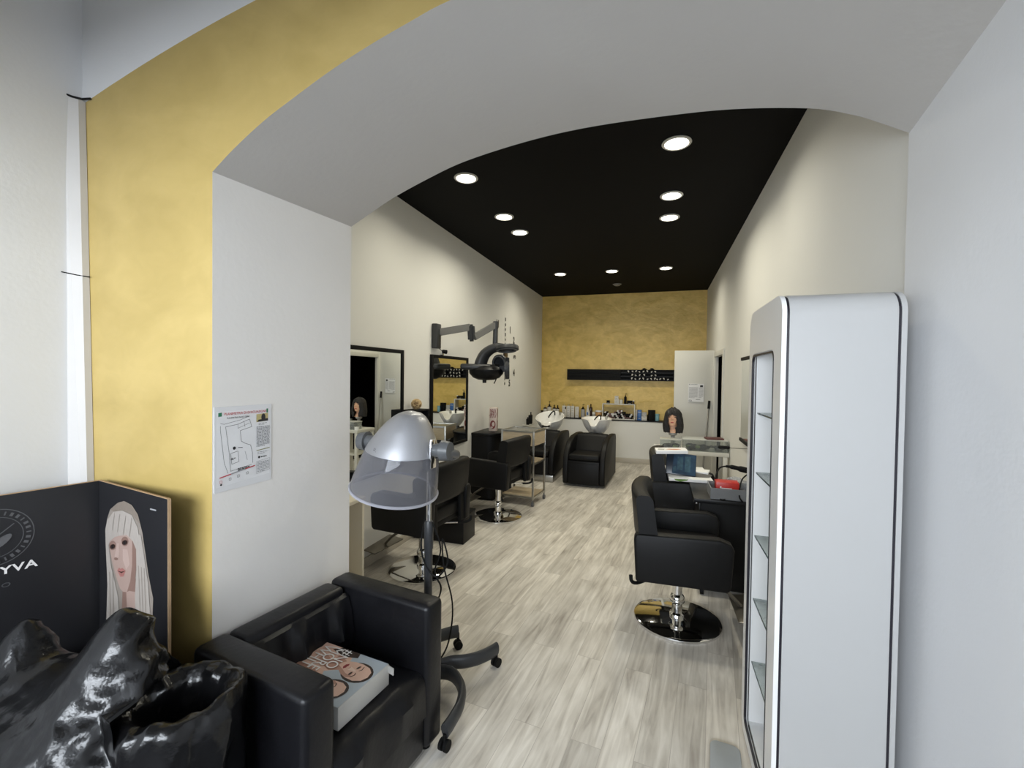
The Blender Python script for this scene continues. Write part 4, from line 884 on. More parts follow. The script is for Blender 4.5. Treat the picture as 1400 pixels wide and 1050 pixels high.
carton('product_carton', 'upper white carton of the pair stacked on the white rack', (-0.737, 8.44, RT+0.086), 0.066, 0.05, 0.055, LABELW, LGREY, G2, stripes=2)
bottle('jar', 'white jar with gold lid beside the stacked cartons on the white rack', (-0.657, 8.44, RT), 0.03, 0.095, LABELW, None, cap=GOLDC, neck=0.8, group=G2, cat='jar')
bottle('shampoo_bottle', 'black pump bottle standing on top of the white rack', (-0.582, 8.44, RT), 0.024, 0.185, BLACKM, None, True, group=G2)
carton('product_carton', 'long low black carton on top of the white rack', (-0.505, 8.44, RT), 0.092, 0.06, 0.062, BLACKM, LGREY, G2, stripes=1)
bottle('jar', 'tiny dark jar with white lid at the right end of the white rack', (-0.437, 8.44, RT), 0.017, 0.065, AMBER, None, cap=PAPER, neck=0.9, group=G2, cat='jar')
carton('product_carton', 'narrow white carton squeezed between the white rack and the blue carton', (-0.385, LY, LZ), 0.02, 0.08, 0.19, LABELW, None)
carton('product_carton', 'bright blue carton on the ledge right of the white rack', (-0.328, LY, LZ), 0.072, 0.07, 0.185, BLUEC, LABELW, stripes=2)
carton('product_carton', 'lower grey white carton of the stack right of the blue carton', (-0.245, LY, LZ), 0.09, 0.08, 0.07, LABELW, LGREY, stripes=2)
carton('product_carton', 'upper grey white carton of the stack right of the blue carton', (-0.245, LY, LZ+0.071), 0.085, 0.07, 0.075, LGREY, LABELW, stripes=3)
carton('product_carton', 'tilted black carton on the ledge left of the aqua jar', (-0.118, LY, LZ), 0.115, 0.06, 0.19, BLACKM, None, rz=0.25)
bottle('shampoo_bottle', 'short black bottle on the ledge left of the tilted black carton', (-0.175, LY+0.05, LZ), 0.022, 0.13, BLACKM, None)
bottle('jar', 'aqua coloured jar at the right end of the ledge behind the mannequin head', (-0.022, LY, LZ), 0.036, 0.125, AQUA, None, cap=AQUA, neck=0.9, cat='jar')
# things on the small wall shelf
carton('product_carton', 'small dark carton on the tiny wall shelf by the left basin', (XL+0.07, 7.58, 0.708), 0.05, 0.06, 0.15, BLACKM, LABELW, 'products on the tiny wall shelf', rz=-1.2, stripes=2)
bottle('shampoo_bottle', 'small dark bottle at the left end of the tiny wall shelf', (XL+0.07, 7.43, 0.708), 0.026, 0.13, BLACKM, None, group='products on the tiny wall shelf')
bottle('shampoo_bottle', 'olive brown bottle at the right end of the tiny wall shelf', (XL+0.06, 7.66, 0.708), 0.03, 0.20, AMBER, None, group='products on the tiny wall shelf')

# ================================================================== black colour rack on the gold wall
t = thing('wall_rack', 'long black three tier colour rack on the gold back wall', 'rack', (-0.71, YB, 1.485))
wr_, hr_ = 1.93, 0.205
b = B(); box(b, (0, -0.008, hr_/2), (wr_, 0.016, hr_)); obj('back_board', b, BLACKM, t)
b = B()
for xx in (-wr_/2+0.006, wr_/2-0.006): box(b, (xx, -0.06, hr_/2), (0.012, 0.105, hr_))
obj('end_panel', b, BLACKM, t)
for k in range(3):
    b = B(); box(b, (0, -0.06, 0.006+k*0.066), (wr_-0.024, 0.105, 0.008)); box(b, (0, -0.110, 0.014+k*0.066), (wr_-0.024, 0.005, 0.016)); obj('tier', b, BLACK, t)
def colour_box(x, k, wid, kind, src={}):
    if 'o' not in src:
        q = thing('colour_box', 'black hair colour box with white label end in the wall rack', 'box', (x, 8.5, 1.4965+k*0.066), 0, 'labelled colour boxes in the wall rack')
        b = B(); box(b, (0, 0.0, 0.027), (0.042, 0.085, 0.052)); obj('box_body', b, BLACKM, q)
        b = B(); box(b, (-0.004, -0.0428, 0.034), (0.024, 0.001, 0.016)); box(b, (0.004, -0.0428, 0.016), (0.014, 0.001, 0.012)); box(b, (0.009, -0.0428, 0.026), (0.008, 0.001, 0.010)); obj('label', b, LABELW, q); src['o'] = q
    else:
        q = copy_tree(src['o']); q.location = (x, 8.5, 1.4965+k*0.066)
        q.children[1].scale = (1 if kind % 2 else -1, 1, 0.75+0.25*(kind % 3)/2); q.children[1].location.z = 0.003*(kind % 3)
row_x = {2: [425, 490, 545, 595, 655, 715, 780, 835], 1: [485, 540, 600, 670, 780, 840], 0: [480, 535, 600, 655, 720, 775, 830, 865, 910, 965, 1025]}
kk = 0
for k, xs_ in row_x.items():
    for q in xs_: colour_box(-0.543+(q-425)*0.00114+0.005, k, 0, kk); kk += 1
def plain_box(x, k, src={}):
    if 'o' not in src:
        q = thing('plain_colour_box', 'plain black colour box without label in the left part of the wall rack', 'box', (x, 8.5, 1.4965+k*0.066), 0, 'plain boxes in the wall rack')
        b = B(); box(b, (0, 0.0, 0.026), (0.054, 0.085, 0.05)); obj('box_body', b, BLACKM, q); src['o'] = q
    else: q = copy_tree(src['o']); q.location = (x, 8.5, 1.4965+k*0.066)
for k in range(3):
    for i in range(18): plain_box(-1.63+i*0.0545, k)
for i, (x, nm) in enumerate(((-0.262, 'left'), (-0.131, 'right'))):
    t = thing('hair_bun_net', 'small dark dome shaped object on top of the wall rack, the %s one' % nm, 'hair net', (x, 8.53, 1.69), 0, 'dark domes on the wall rack')
    b = B(); lathe(b, [(0.001, 0.03), (0.02, 0.026), (0.04, 0.01), (0.045, 0.0), (0.001, 0.0)], n=18); obj('dome', b, BLACKM, t)

# ================================================================== wash units
def wash_unit(label, loc, rz, bowl_tilt, plinth, sc=1.0):
    t = thing('wash_unit', label, 'wash chair', (loc[0], loc[1], 0), rz, 'black wash units with white basins')
    W = 0.30
    prof = [(0.0, 0.03), (-0.03, 0.20), (0.0, 0.40), (0.06, 0.50), (0.20, 0.60), (0.42, 0.665), (0.75, 0.675), (0.98, 0.66), (1.02, 0.60), (1.02, 0.03)]
    if plinth:
        prof = [(y, max(z, 0.10)) for y, z in prof]
        b = B(); box(b, (0, 0.50, 0.05), (2*W-0.01, 1.02, 0.10), bev=0.004); obj('plinth', b, STEEL, t)
    for sx in (-1, 1):
        b = B(); prism(b, [(p.x, p.y) for p in [Vector((y, z)) for y, z in prof]], 'yz', 0.22 if sx > 0 else -W, W if sx > 0 else -0.22, bev=0.02, seg=3); obj('armrest', b, LEATHER2, t)
    b = B(); box(b, (0, 0.46, 0.23 if plinth else 0.20), (0.44, 0.95, 0.26 if plinth else 0.33), bev=0.012); obj('base', b, LEATHER2, t)
    b = B(); box(b, (0, 0.25, 0.41), (0.435, 0.52, 0.09), bev=0.03, seg=3); box(b, (0, 0.235, 0.335), (0.43, 0.50, 0.05), bev=0.02, seg=3); obj('seat', b, LEATHER2, t)
    b = B(); rings = []
    for i in range(13):
        u = i/12*2-1; x = u*0.225; r = []
        for a, z in rrect(-0.06, 0.06, 0.0, 0.31, 0.045, 4):
            r.append(V(x, 0.48 + a + z*0.52 - 0.02*(1-u*u), 0.43+z*0.85 - 0.01*u*u))
        rings.append(r)
    loft(b, rings); obj('back_cushion', b, LEATHER2, t, angle=60)
    # basin: deep shell with a neck notch at the front
    piv = V(0, 0.93, 0.64)
    def rim_z(a): 
        d = math.atan2(math.sin(a+PI/2), math.cos(a+PI/2)); return -0.10*math.exp(-(d/0.30)**4)
    def bring(rx, ry, z, k, cy=0.0): return [V(rx*math.cos(a), cy+ry*math.sin(a), z + rim_z(a)*k) for a in [2*PI*i/64 for i in range(64)]]
    rings = []
    for rx, ry, z, k, cy in ((0.06, 0.06, 0.0, 0, 0.03), (0.12, 0.11, 0.02, 0, 0.02), (0.165, 0.165, 0.075, 0.1, 0.01), (0.20, 0.21, 0.14, 0.5, 0.0), (0.222, 0.24, 0.20, 0.9, 0), (0.236, 0.26, 0.235, 1, 0), (0.240, 0.265, 0.25, 1, 0), (0.232, 0.257, 0.255, 1, 0), (0.215, 0.24, 0.245, 1, 0), (0.195, 0.215, 0.19, 0.75, 0), (0.16, 0.17, 0.12, 0.3, 0), (0.10, 0.10, 0.075, 0, 0.02), (0.03, 0.03, 0.068, 0, 0.03), (0.001, 0.001, 0.068, 0, 0.03)):
        rings.append([Matrix.Rotation(bowl_tilt, 3, 'X') @ p + piv for p in bring(rx, ry, z, k, cy)])
    b = B(); loft(b, rings); bs = obj('basin', b, CERAM, t, angle=60)
    R_ = Matrix.Rotation(bowl_tilt, 3, 'X'); T_ = lambda x, y, z: R_ @ V(x, y, z) + piv
    b = B(); tube(b, smooth_path([T_(0.03, 0.20, 0.20), T_(0.03, 0.20, 0.265), T_(0.015, 0.14, 0.285), T_(-0.02, 0.06, 0.25), T_(-0.035, 0.03, 0.22)], 5), 0.010, 10); obj('tap', b, BLACKM, bs)
    b = B(); cyl(b, T_(0.13, 0.18, 0.22), T_(0.13, 0.18, 0.27), 0.022, n=16); obj('mixer', b, STEEL, bs)
    b = B(); tube(b, [T_(0.075*math.sin(q), -0.258, 0.18-0.0*q+0.03*(1-math.cos(q*1.2))) for q in [-1+0.2*i for i in range(11)]], 0.014, 10); obj('neck_rest', b, BLACKM, bs) if plinth else b.free()
    b = B(); cyl(b, (0, 0.93, 0.40), (0, 0.93, 0.68), 0.06, 0.07); box(b, (0, 0.93, 0.64), (0.2, 0.12, 0.04), bev=0.01); obj('basin_support', b, BLACKM, t)
    return t
wash_unit('black wash unit with white basin standing free in the middle of the back', (-0.985, 6.27), math.radians(-3), 0.02, False)
wash_unit('black wash unit on a steel plinth, tilted white basin, between trolley and left wall', (-1.74, 6.40), math.radians(-2), 0.30, True)

# ================================================================== wall-mounted hair processor
t = thing('hair_processor', 'black hair processor with ring pads on a jointed grey wall arm', 'hair processor', (XL, 4.12, 1.85))
def G(p): return Vector(p) - V(XL, 4.12, 1.85)
b = B(); box(b, G((XL+0.032, 4.14, 1.945)), (0.06, 0.10, 0.25), bev=0.008); obj('wall_bracket', b, PLASTIC, t)
def bar(bm, p, q, w, h, bev=0.006):
    p, q = Vector(p), Vector(q); d = q-p; L_ = d.length; x, y = frame_of(d); d.normalize()
    M = Matrix((x, y, d)).transposed().to_4x4(); M.translation = (p+q)/2
    g = bmesh.ops.create_cube(bm, size=1, matrix=M @ Matrix.Diagonal((w, h, L_, 1)))
    bmesh.ops.bevel(bm, geom=list({e for v in g['verts'] for e in v.link_edges}), offset=bev, segments=2, affect='EDGES')
A0, A1 = V(XL+0.05, 4.16, 1.985), V(-1.93, 4.42, 2.06); A2, A3 = V(-1.89, 4.44, 1.955), V(-1.74, 4.70, 2.115)
b = B(); bar(b, G(A0), G(A1), 0.045, 0.075); obj('upper_arm', b, ARMGR, t)
b = B(); bar(b, G(A1+V(0.01, 0.005, 0.03)), G(A2+V(-0.02, -0.01, -0.045)), 0.07, 0.075, 0.02); obj('elbow_joint', b, PLASTIC, t)
b = B(); bar(b, G(A2), G(A3), 0.04, 0.07); obj('fore_arm', b, ARMGR, t)
b = B(); cyl(b, G(A3+V(0, 0, 0.035)), G(A3+V(0, 0, -0.045)), 0.03); cyl(b, G(A3+V(0, 0, 0)), G(A3+V(-0.005, 0, -0.26)), 0.026, 0.03); obj('drop_post', b, PLASTIC, t)
# curved body arching over, joined to a base housing
hc = V(-1.83, 4.66, 1.61)
b = B(); rings = []
arch = smooth_path([(-0.07, 0, 0.03), (-0.06, 0, 0.09), (-0.02, 0, 0.17), (0.05, 0, 0.225), (0.13, 0, 0.25), (0.19, 0, 0.25)], 5); wid = [0.10, 0.085, 0.075, 0.07, 0.062, 0.05]
for i, p in enumerate(arch):
    u = i/(len(arch)-1); wv = 0.105-0.035*u; tv = 0.068-0.026*u; d = (arch[min(i+1, len(arch)-1)]-arch[max(i-1, 0)]).normalized(); nn = V(-d.z, 0, d.x)
    rings.append([G(hc+p+V(0, math.cos(2*PI*k/18)*wv, 0)+nn*math.sin(2*PI*k/18)*tv) for k in range(18)])
loft(b, rings); obj('arched_body', b, PLASTIC, t, angle=60)
b = B(); lathe(b, [(0.001, -0.115), (0.09, -0.11), (0.15, -0.085), (0.19, -0.04), (0.195, 0.0), (0.16, 0.03), (0.11, 0.06), (0.001, 0.065)], G(hc+V(0.0, 0, 0.0)), 36, 1.0, 0.9); cyl(b, G(hc+V(-0.02, 0, -0.105)), G(hc+V(-0.02, 0, -0.145)), 0.022); obj('housing', b, BLACK, t)
b = B(); box(b, G(hc+V(-0.10, -0.05, 0.03)), (0.34, 0.22, 0.065), rot=(0, 0.02, 0.35), bev=0.025, seg=3); obj('front_pad', b, PLASTIC, t)
def ringpad(c, nrm, R, name):
    x, y = frame_of(nrm); nrm = nrm.normalized(); b = B()
    prof = [(R*0.60, 0.012), (R*0.62, 0.02), (R*0.95, 0.022), (R, 0.012), (R, -0.02), (R*0.9, -0.026), (R*0.62, -0.024), (R*0.58, -0.01), (R*0.3, -0.004), (0.001, -0.004)]
    loft(b, [[G(c + (x*math.cos(2*PI*k/36)+y*math.sin(2*PI*k/36))*r + nrm*z) for k in range(36)] for r, z in prof]); obj(name, b, PLASTIC, t, angle=45)
    b = B(); lp_ = [G(c + (x*math.cos(2*PI*k/36)+y*math.sin(2*PI*k/36))*R*0.8 - nrm*0.024) for k in range(37)]; tube(b, lp_, R*0.07, 6); obj('heating_ring', b, GREYPL, t)
ringpad(hc+V(0.24, 0.0, 0.24), V(-0.10, 0.15, 1), 0.13, 'ring_pad')
ringpad(hc+V(0.24, 0.02, 0.02), V(1, 0.35, 0.02), 0.12, 'ring_pad')
ringpad(hc+V(0.10, 0.17, 0.08), V(0.3, 1, 0.1), 0.10, 'ring_pad')
b = B(); bar(b, G(hc+V(0.10, 0, 0.0)), G(hc+V(0.24, 0.02, 0.02)), 0.05, 0.07, 0.015); bar(b, G(hc+V(0.08, 0.08, 0.03)), G(hc+V(0.075, 0.15, 0.05)), 0.05, 0.05, 0.01); obj('pad_link', b, BLACK, t)
b = B(); tube(b, smooth_path([G(hc+V(0.12, -0.02, -0.05)), G(hc+V(0.125, -0.02, -0.10)), G(hc+V(0.10, -0.02, -0.15))], 4), 0.006, 6); obj('cable', b, BLACKM, t)

# ================================================================== sticker clock on the left wall
t = thing('wall_clock', 'frameless wall clock of black stuck-on numerals on the left wall', 'clock', (XL+0.003, 6.38, 1.86))
b = B(); cyl(b, (0, 0, 0), (0.018, 0, 0), 0.075, n=32); obj('hub_disc', b, mat('clock_disc', (0.035, 0.018, 0.014), 0.35), t)
R_w = Matrix(((0, 0, 1), (1, 0, 0), (0, 1, 0))).to_euler()
for s_, y, z, rz_ in (('11', -0.34, 0.425, 0), ('1', 0.23, 0.39, 0), ('2', 0.42, 0.245, 0), ('3', 0.475, -0.01, PI/2), ('4', 0.445, -0.27, 0), ('5', 0.225, -0.43, 0), ('8', -0.41, -0.24, 0), ('10', -0.42, 0.24, 0)):
    rot = (Matrix(((0, 0, 1), (1, 0, 0), (0, 1, 0))) @ Matrix.Rotation(rz_, 3, 'Z')).to_euler()
    text_mesh(s_, 0.145, INK, 'numeral', t, (0.001, y, z), rot, 0.001, 1.0, bold=0.004)
b = B(); rr = random.Random(2); z = 0.555
for h in (0.05, 0.04, 0.035, 0.05, 0.03, 0.03, 0.045, 0.03): box(b, (0.002, 0, z-h/2), (0.003, 0.028, h)); z -= h+0.034
z = -0.33
for h in (0.05, 0.04): box(b, (0.002, 0, z-h/2), (0.003, 0.022, h)); z -= h+0.03
obj('tick_strip', b, INK, t)
b = B(); box(b, (0.018, 0.0, -0.11), (0.002, 0.018, 0.20), bev=0.0008); box(b, (0.0205, 0.06, 0.09), (0.002, 0.014, 0.22), rot=(-0.6, 0, 0), bev=0.0008); obj('hand', b, STEEL, t)

# ================================================================== tall white showcase cabinet
FACEW = mat('white_gloss_face', (0.84, 0.84, 0.835), 0.3, nscale=4, namt=0.01)  # lighter copy of the cabinet's white gloss, for front and lining
t = thing('showcase_cabinet', 'tall white rounded showcase cabinet with glass shelves in front right', 'cabinet', (0, 0, 0))
cx0, cx1, cy0, cy1, cz = 0.375, 0.708, 1.66, 2.20, 1.832
NX = lambda y0, y1, z0, z1, r: rrect(y0, y1, z0, z1, r, 8)
outer = NX(cy0, cy1, 0.02, cz, 0.07); inner = NX(cy0+0.018, cy1-0.018, 0.038, cz-0.018, 0.055)
def ring_solid(bm, o, i_, x0, x1, mi=0):
    n = len(o); A = [[bm.verts.new((x, *p)) for p in q] for x in (x0, x1) for q in (o, i_)]
    for k in range(n):
        j = (k+1) % n
        for q in ((A[0], A[2]), (A[3], A[1]), (A[1], A[0]), (A[2], A[3])):
            f = bm.faces.new((q[0][k], q[0][j], q[1][j], q[1][k])); f.material_index = mi
b = B(); ring_solid(b, outer, inner, cx0+0.022, cx1-0.022); obj('shell', b, CABW, t, angle=40)
b = B(); op = NX(1.758, 2.145, 0.065, 1.655, 0.035); ring_solid(b, outer, op, cx0, cx0+0.014); obj('front_frame', b, FACEW, t, angle=40)
b = B(); o2 = NX(cy0, cy1, 0.02, cz, 0.07); prism(b, o2, 'yz', cx1-0.014, cx1); obj('back_frame', b, CABW, t, angle=40)
TRIM = mat('cabinet_black_trim', (0.015, 0.013, 0.02), 0.4, nscale=20, namt=0.1)
o3 = NX(cy0+0.003, cy1-0.003, 0.023, cz-0.003, 0.067)
for xx in (cx0+0.014, cx1-0.022):
    b = B(); ring_solid(b, o3, NX(cy0+0.02, cy1-0.02, 0.04, cz-0.02, 0.055), xx, xx+0.008); obj('edge_trim', b, TRIM, t, angle=40)
b = B(); ring_solid(b, NX(1.762, 2.141, 0.069, 1.651, 0.032), NX(1.769, 2.134, 0.076, 1.644, 0.026), cx0-0.001, cx0+0.008); obj('opening_trim', b, TRIM, t, angle=40)
b = B(); box(b, (cx0+0.16, 1.742, 0.86), (0.28, 0.012, 1.62)); box(b, (cx0+0.16, 2.158, 0.86), (0.28, 0.012, 1.62)); box(b, (cx1-0.05, 1.95, 0.86), (0.012, 0.41, 1.62)); box(b, (cx0+0.16, 1.95, 0.062), (0.28, 0.41, 0.012)); box(b, (cx0+0.16, 1.95, 1.664), (0.28, 0.41, 0.012)); obj('lining', b, FACEW, t)
EDGEG = mat('glass_edge_dark', (0.06, 0.09, 0.085), 0.15, nscale=10)
for zz in (1.405, 1.150, 0.878, 0.605, 0.330):
    b = B(); box(b, (cx0+0.155, 1.95, zz), (0.255, 0.398, 0.006)); sh = obj('glass_shelf', b, SHELFG, t, smooth=False)
    b = B(); box(b, (cx0+0.0265, 1.95, zz), (0.002, 0.398, 0.0065)); obj('polished_edge', b, EDGEG, sh, smooth=False)
    b = B()
    for yy in (1.753, 2.147):
        for xx in (cx0+0.06, cx0+0.25): box(b, (xx, yy, zz-0.007), (0.012, 0.012, 0.006))
    obj('shelf_pin', b, CHROME, sh)
b = B()
for yy in (cy0+0.09, cy1-0.09):
    for xx in (cx0+0.08, cx1-0.08): cyl(b, (xx, yy, 0.0), (xx, yy, 0.024), 0.025)
obj('foot', b, TRIM, t)
t = thing('floor_mat', 'rounded pale grey pad on the floor at the foot of the white cabinet', 'mat', (0.285, 1.97, 0.0), math.radians(-6))
b = B(); prism(b, rrect(-0.06, 0.055, -0.16, 0.085, 0.03), 'xy', 0.0, 0.02, bev=0.004); obj('pad', b, mat('pad_grey', (0.33, 0.35, 0.36), 0.6, nscale=20), t)

# ================================================================== right wall work places
t = thing('styling_desk', 'low black wheeled desk against the right wall under the red box', 'desk', (0.508, 3.665, 0))
b = B(); box(b, (0.0, 0.0, 0.685), (0.52, 0.50, 0.03), bev=0.004); obj('top', b, BLACK, t)
b = B(); box(b, (0.02, 0.01, 0.365), (0.46, 0.46, 0.61), bev=0.005); obj('body', b, BLACKM, t)
for k in range(3):
    b = B(); box(b, (-0.215, 0.01, 0.165+k*0.2), (0.012, 0.43, 0.185), bev=0.003); dw = obj('drawer', b, BLACK, t)
    b = B(); box(b, (-0.226, 0.01, 0.215+k*0.2), (0.012, 0.14, 0.012), bev=0.003); obj('handle', b, STEEL, dw)
for sx in (-0.19, 0.21):
    for sy in (-0.19, 0.2):
        b = B(); cyl(b, (sx, sy, 0.035), (sx, sy, 0.062), 0.01, n=10); cyl(b, (sx-0.012, sy, 0.027), (sx+0.012, sy, 0.027), 0.027, n=18); obj('caster', b, BLACKM, t)
t = thing('tool_tray', 'grey translucent organiser tray on the black desk', 'tray', (0.53, 3.56, 0.701))
b = B()
for c, s in (((0, 0, 0.004), (0.34, 0.24, 0.008)), ((0, -0.118, 0.04), (0.34, 0.005, 0.075)), ((0, 0.118, 0.04), (0.34, 0.005, 0.075)), ((-0.168, 0, 0.04), (0.005, 0.24, 0.075)), ((0.168, 0, 0.04), (0.005, 0.24, 0.075))): box(b, c, s)
obj('tray_walls', b, glassy('grey_plastic_tray', (0.45, 0.46, 0.47), (0.32, 0.33, 0.34), 0.5, 0.2), t)
b = B(); box(b, (-0.06, 0.0, 0.0225), (0.008, 0.23, 0.029)); obj('divider', b, GREYPL, t)
t = thing('red_box', 'red cardboard box lying on the grey organiser tray', 'box', (0.475, 3.53, 0.742))
b = B(); box(b, (0, 0.02, 0.035), (0.15, 0.11, 0.07), bev=0.002); obj('box_body', b, mat('red_carton', (0.50, 0.025, 0.018), 0.4, nscale=10, namt=0.06), t)
b = B(); box(b, (-0.01, -0.0355, 0.028), (0.075, 0.001, 0.006)); box(b, (-0.045, -0.0355, 0.034), (0.01, 0.001, 0.012)); obj('print', b, PAPER, t)
t = thing('clear_bag', 'crumpled clear plastic bag on the tray behind the red box', 'plastic bag', (0.545, 3.635, 0.711))
b = B(); bmesh.ops.create_icosphere(b, subdivisions=4, radius=0.055)
for v in b.verts: v.co = V(v.co.x*1.4, v.co.y*0.55, v.co.z)*(1+0.35*ridge(v.co, 22.0, 3.0)*0.6) + V(0, 0, 0.055)
obj('film', b, glassy('clear_film', (0.86, 0.88, 0.9), (0.7, 0.72, 0.75), 0.16, 0.12), t, angle=20)
t = thing('spray_can', 'blue and white can at the right end of the grey tray', 'can', (0.655, 3.54, 0.711))
b = B(); cyl(b, (0, 0, 0), (0, 0, 0.13), 0.024); obj('can_body', b, BLUEC, t); b = B(); lathe(b, [(0.0245, 0.03), (0.0248, 0.03), (0.0248, 0.075), (0.0245, 0.075)], n=18); obj('label', b, LABELW, t); b = B(); cyl(b, (0, 0, 0.13), (0, 0, 0.15), 0.014); obj('cap', b, PAPER, t)
t = thing('curling_iron', 'black curling iron with a looped cord hanging above the red box', 'hair iron', (XR, 3.72, 0.88))
b = B(); tube(b, smooth_path([(-0.29, -0.02, 0.012), (-0.24, -0.02, 0.008), (-0.15, -0.01, -0.01), (-0.03, 0.0, -0.03)], 5), [0.010]*4+[0.016]*4+[0.022]*8, 14); obj('iron_body', b, BLACKM, t)
b = B(); cyl(b, (-0.06, 0.0, -0.024), (0.0, 0.0, -0.03), 0.03, n=18); obj('wall_holder', b, STEEL, t)
b = B(); tube(b, smooth_path([(-0.29, -0.02, 0.012), (-0.34, -0.06, 0.0), (-0.37, -0.12, -0.06), (-0.375, -0.19, -0.13), (-0.355, -0.275, -0.176), (-0.33, -0.31, -0.17)], 6), 0.006, 8); tube(b, smooth_path([(-0.12, -0.02, -0.02), (-0.19, -0.12, -0.05), (-0.225, -0.22, -0.10), (-0.235, -0.29, -0.15), (-0.215, -0.297, -0.18)], 6), 0.005, 8); obj('cord', b, BLACKM, t)
t = thing('wall_tool', 'black paddle shaped tool on a thin rod beside the right wall mirror', 'hair tool', (XR, 4.42, 0.93))
b = B(); cyl(b, (0, 0, 0), (-0.18, 0, 0.0), 0.004, n=8); obj('rod', b, STEEL, t)
b = B(); box(b, (-0.215, 0, 0.002), (0.10, 0.03, 0.03), bev=0.014, seg=3); obj('paddle', b, BLACKM, t)
b = B(); cyl(b, (-0.02, 0, 0), (0.0, 0, 0), 0.02); obj('base_plate', b, STEEL, t)
# pile lying across the arms of the second chair
MAGB = mat('magazine_blue', (0.016, 0.045, 0.085), 0.3, nscale=22, namt=0.8); MAGD = mat('magazine_dark', (0.012, 0.02, 0.035), 0.3, nscale=10, namt=0.3)
t = thing('catalogue', 'large white catalogue with a green corner lying across the chair arms under the pile', 'magazine', (0.245, 4.21, 0.70), 0.06)
b = B(); box(b, (0, 0, 0.012), (0.34, 0.56, 0.024), bev=0.002); obj('pages', b, PAPER, t)
P = Print(0.0004); P.shape([(-0.13, 0), (-0.12, -0.012), (-0.08, -0.02), (-0.03, -0.008), (-0.02, 0.002)], mat('print_green', (0.12, 0.22, 0.04), 0.4)); P.build('green_print', t, (0, -0.2803, 0.0195), (PI/2, 0, 0))
P = Print(0.0004); P.shape([(-0.05, -0.09), (0.15, -0.09), (0.15, 0.05), (-0.02, 0.06)], LGREY); P.build('cover_print', t, (0, 0, 0.0242), (0, 0, 0))
t = thing('blue_magazine', 'dark blue glossy magazine leaning against the chair back above the white catalogue', 'magazine', (0.19, 4.03, 0.728), 0.05)
b = B(); rot = (math.radians(-22), math.radians(4), 0); box(b, (0, 0.035, 0.088), (0.24, 0.022, 0.185), rot=rot, bev=0.003); obj('magazine_body', b, MAGD, t)
P = Print(0.0004); P.shape([(-0.07, -0.085), (0.115, -0.085), (0.115, 0.088), (-0.06, 0.088)], MAGB); P.shape([(0.03, -0.06), (0.075, -0.06), (0.075, 0.07), (0.03, 0.07)], mat('print_teal', (0.035, 0.085, 0.115), 0.35, nscale=40, namt=0.7)); P.shape([(-0.03, -0.05), (0.015, -0.05), (0.015, 0.06), (-0.03, 0.06)], mat('print_teal', (0, 0, 0)))
P.shape([(-0.06, -0.07), (-0.035, -0.06), (-0.04, -0.02), (-0.062, -0.03)], mat('print_teal', (0, 0, 0)))
e_ = (Euler(rot).to_matrix() @ Euler((PI/2, 0, 0)).to_matrix()).to_euler(); n_ = Euler(rot).to_matrix() @ V(0, -0.0115, 0)
P.build('cover_print', t, n_ + V(0, 0.035, 0.088), e_)
t = thing('top_book', 'white paperback with an orange print on top of the blue magazine', 'book', (0.105, 4.03, 0.918), 0.08)
b = B(); box(b, (0, 0.0, 0.015), (0.25, 0.17, 0.028), rot=(0, math.radians(-3), 0), bev=0.002); obj('pages', b, PAPER, t)
P = Print(0.0005); P.shape([(-0.05, -0.02), (0.03, -0.045), (0.08, -0.03), (0.06, 0.0), (-0.01, 0.01)], mat('print_orange', (0.52, 0.16, 0.04), 0.4)); P.shape([(-0.11, -0.04), (-0.06, -0.05), (-0.05, 0.0), (-0.1, 0.02)], LGREY); P.build('cover_print', t, (0, 0, 0.0292), (0, math.radians(-3), 0))
t = thing('grey_leaflet', 'dark grey leaflet on the right end of the white catalogue', 'leaflet', (0.345, 4.10, 0.7275), 0.3)
b = B(); prism(b, [(-0.09, -0.05), (0.04, -0.08), (0.10, 0.0), (0.06, 0.07), (-0.06, 0.08)], 'xy', 0.0, 0.004); obj('sheet', b, mat('leaflet_grey', (0.10, 0.095, 0.09), 0.5, nscale=12), t, rot=(math.radians(6), 0, 0))
t = thing('white_leaflet', 'small white leaflet sticking out beyond the dark grey leaflet', 'leaflet', (0.36, 4.22, 0.7275), -0.2)
b = B(); box(b, (0, 0, 0.01), (0.13, 0.15, 0.018), bev=0.002); obj('sheet', b, PAPER, t)

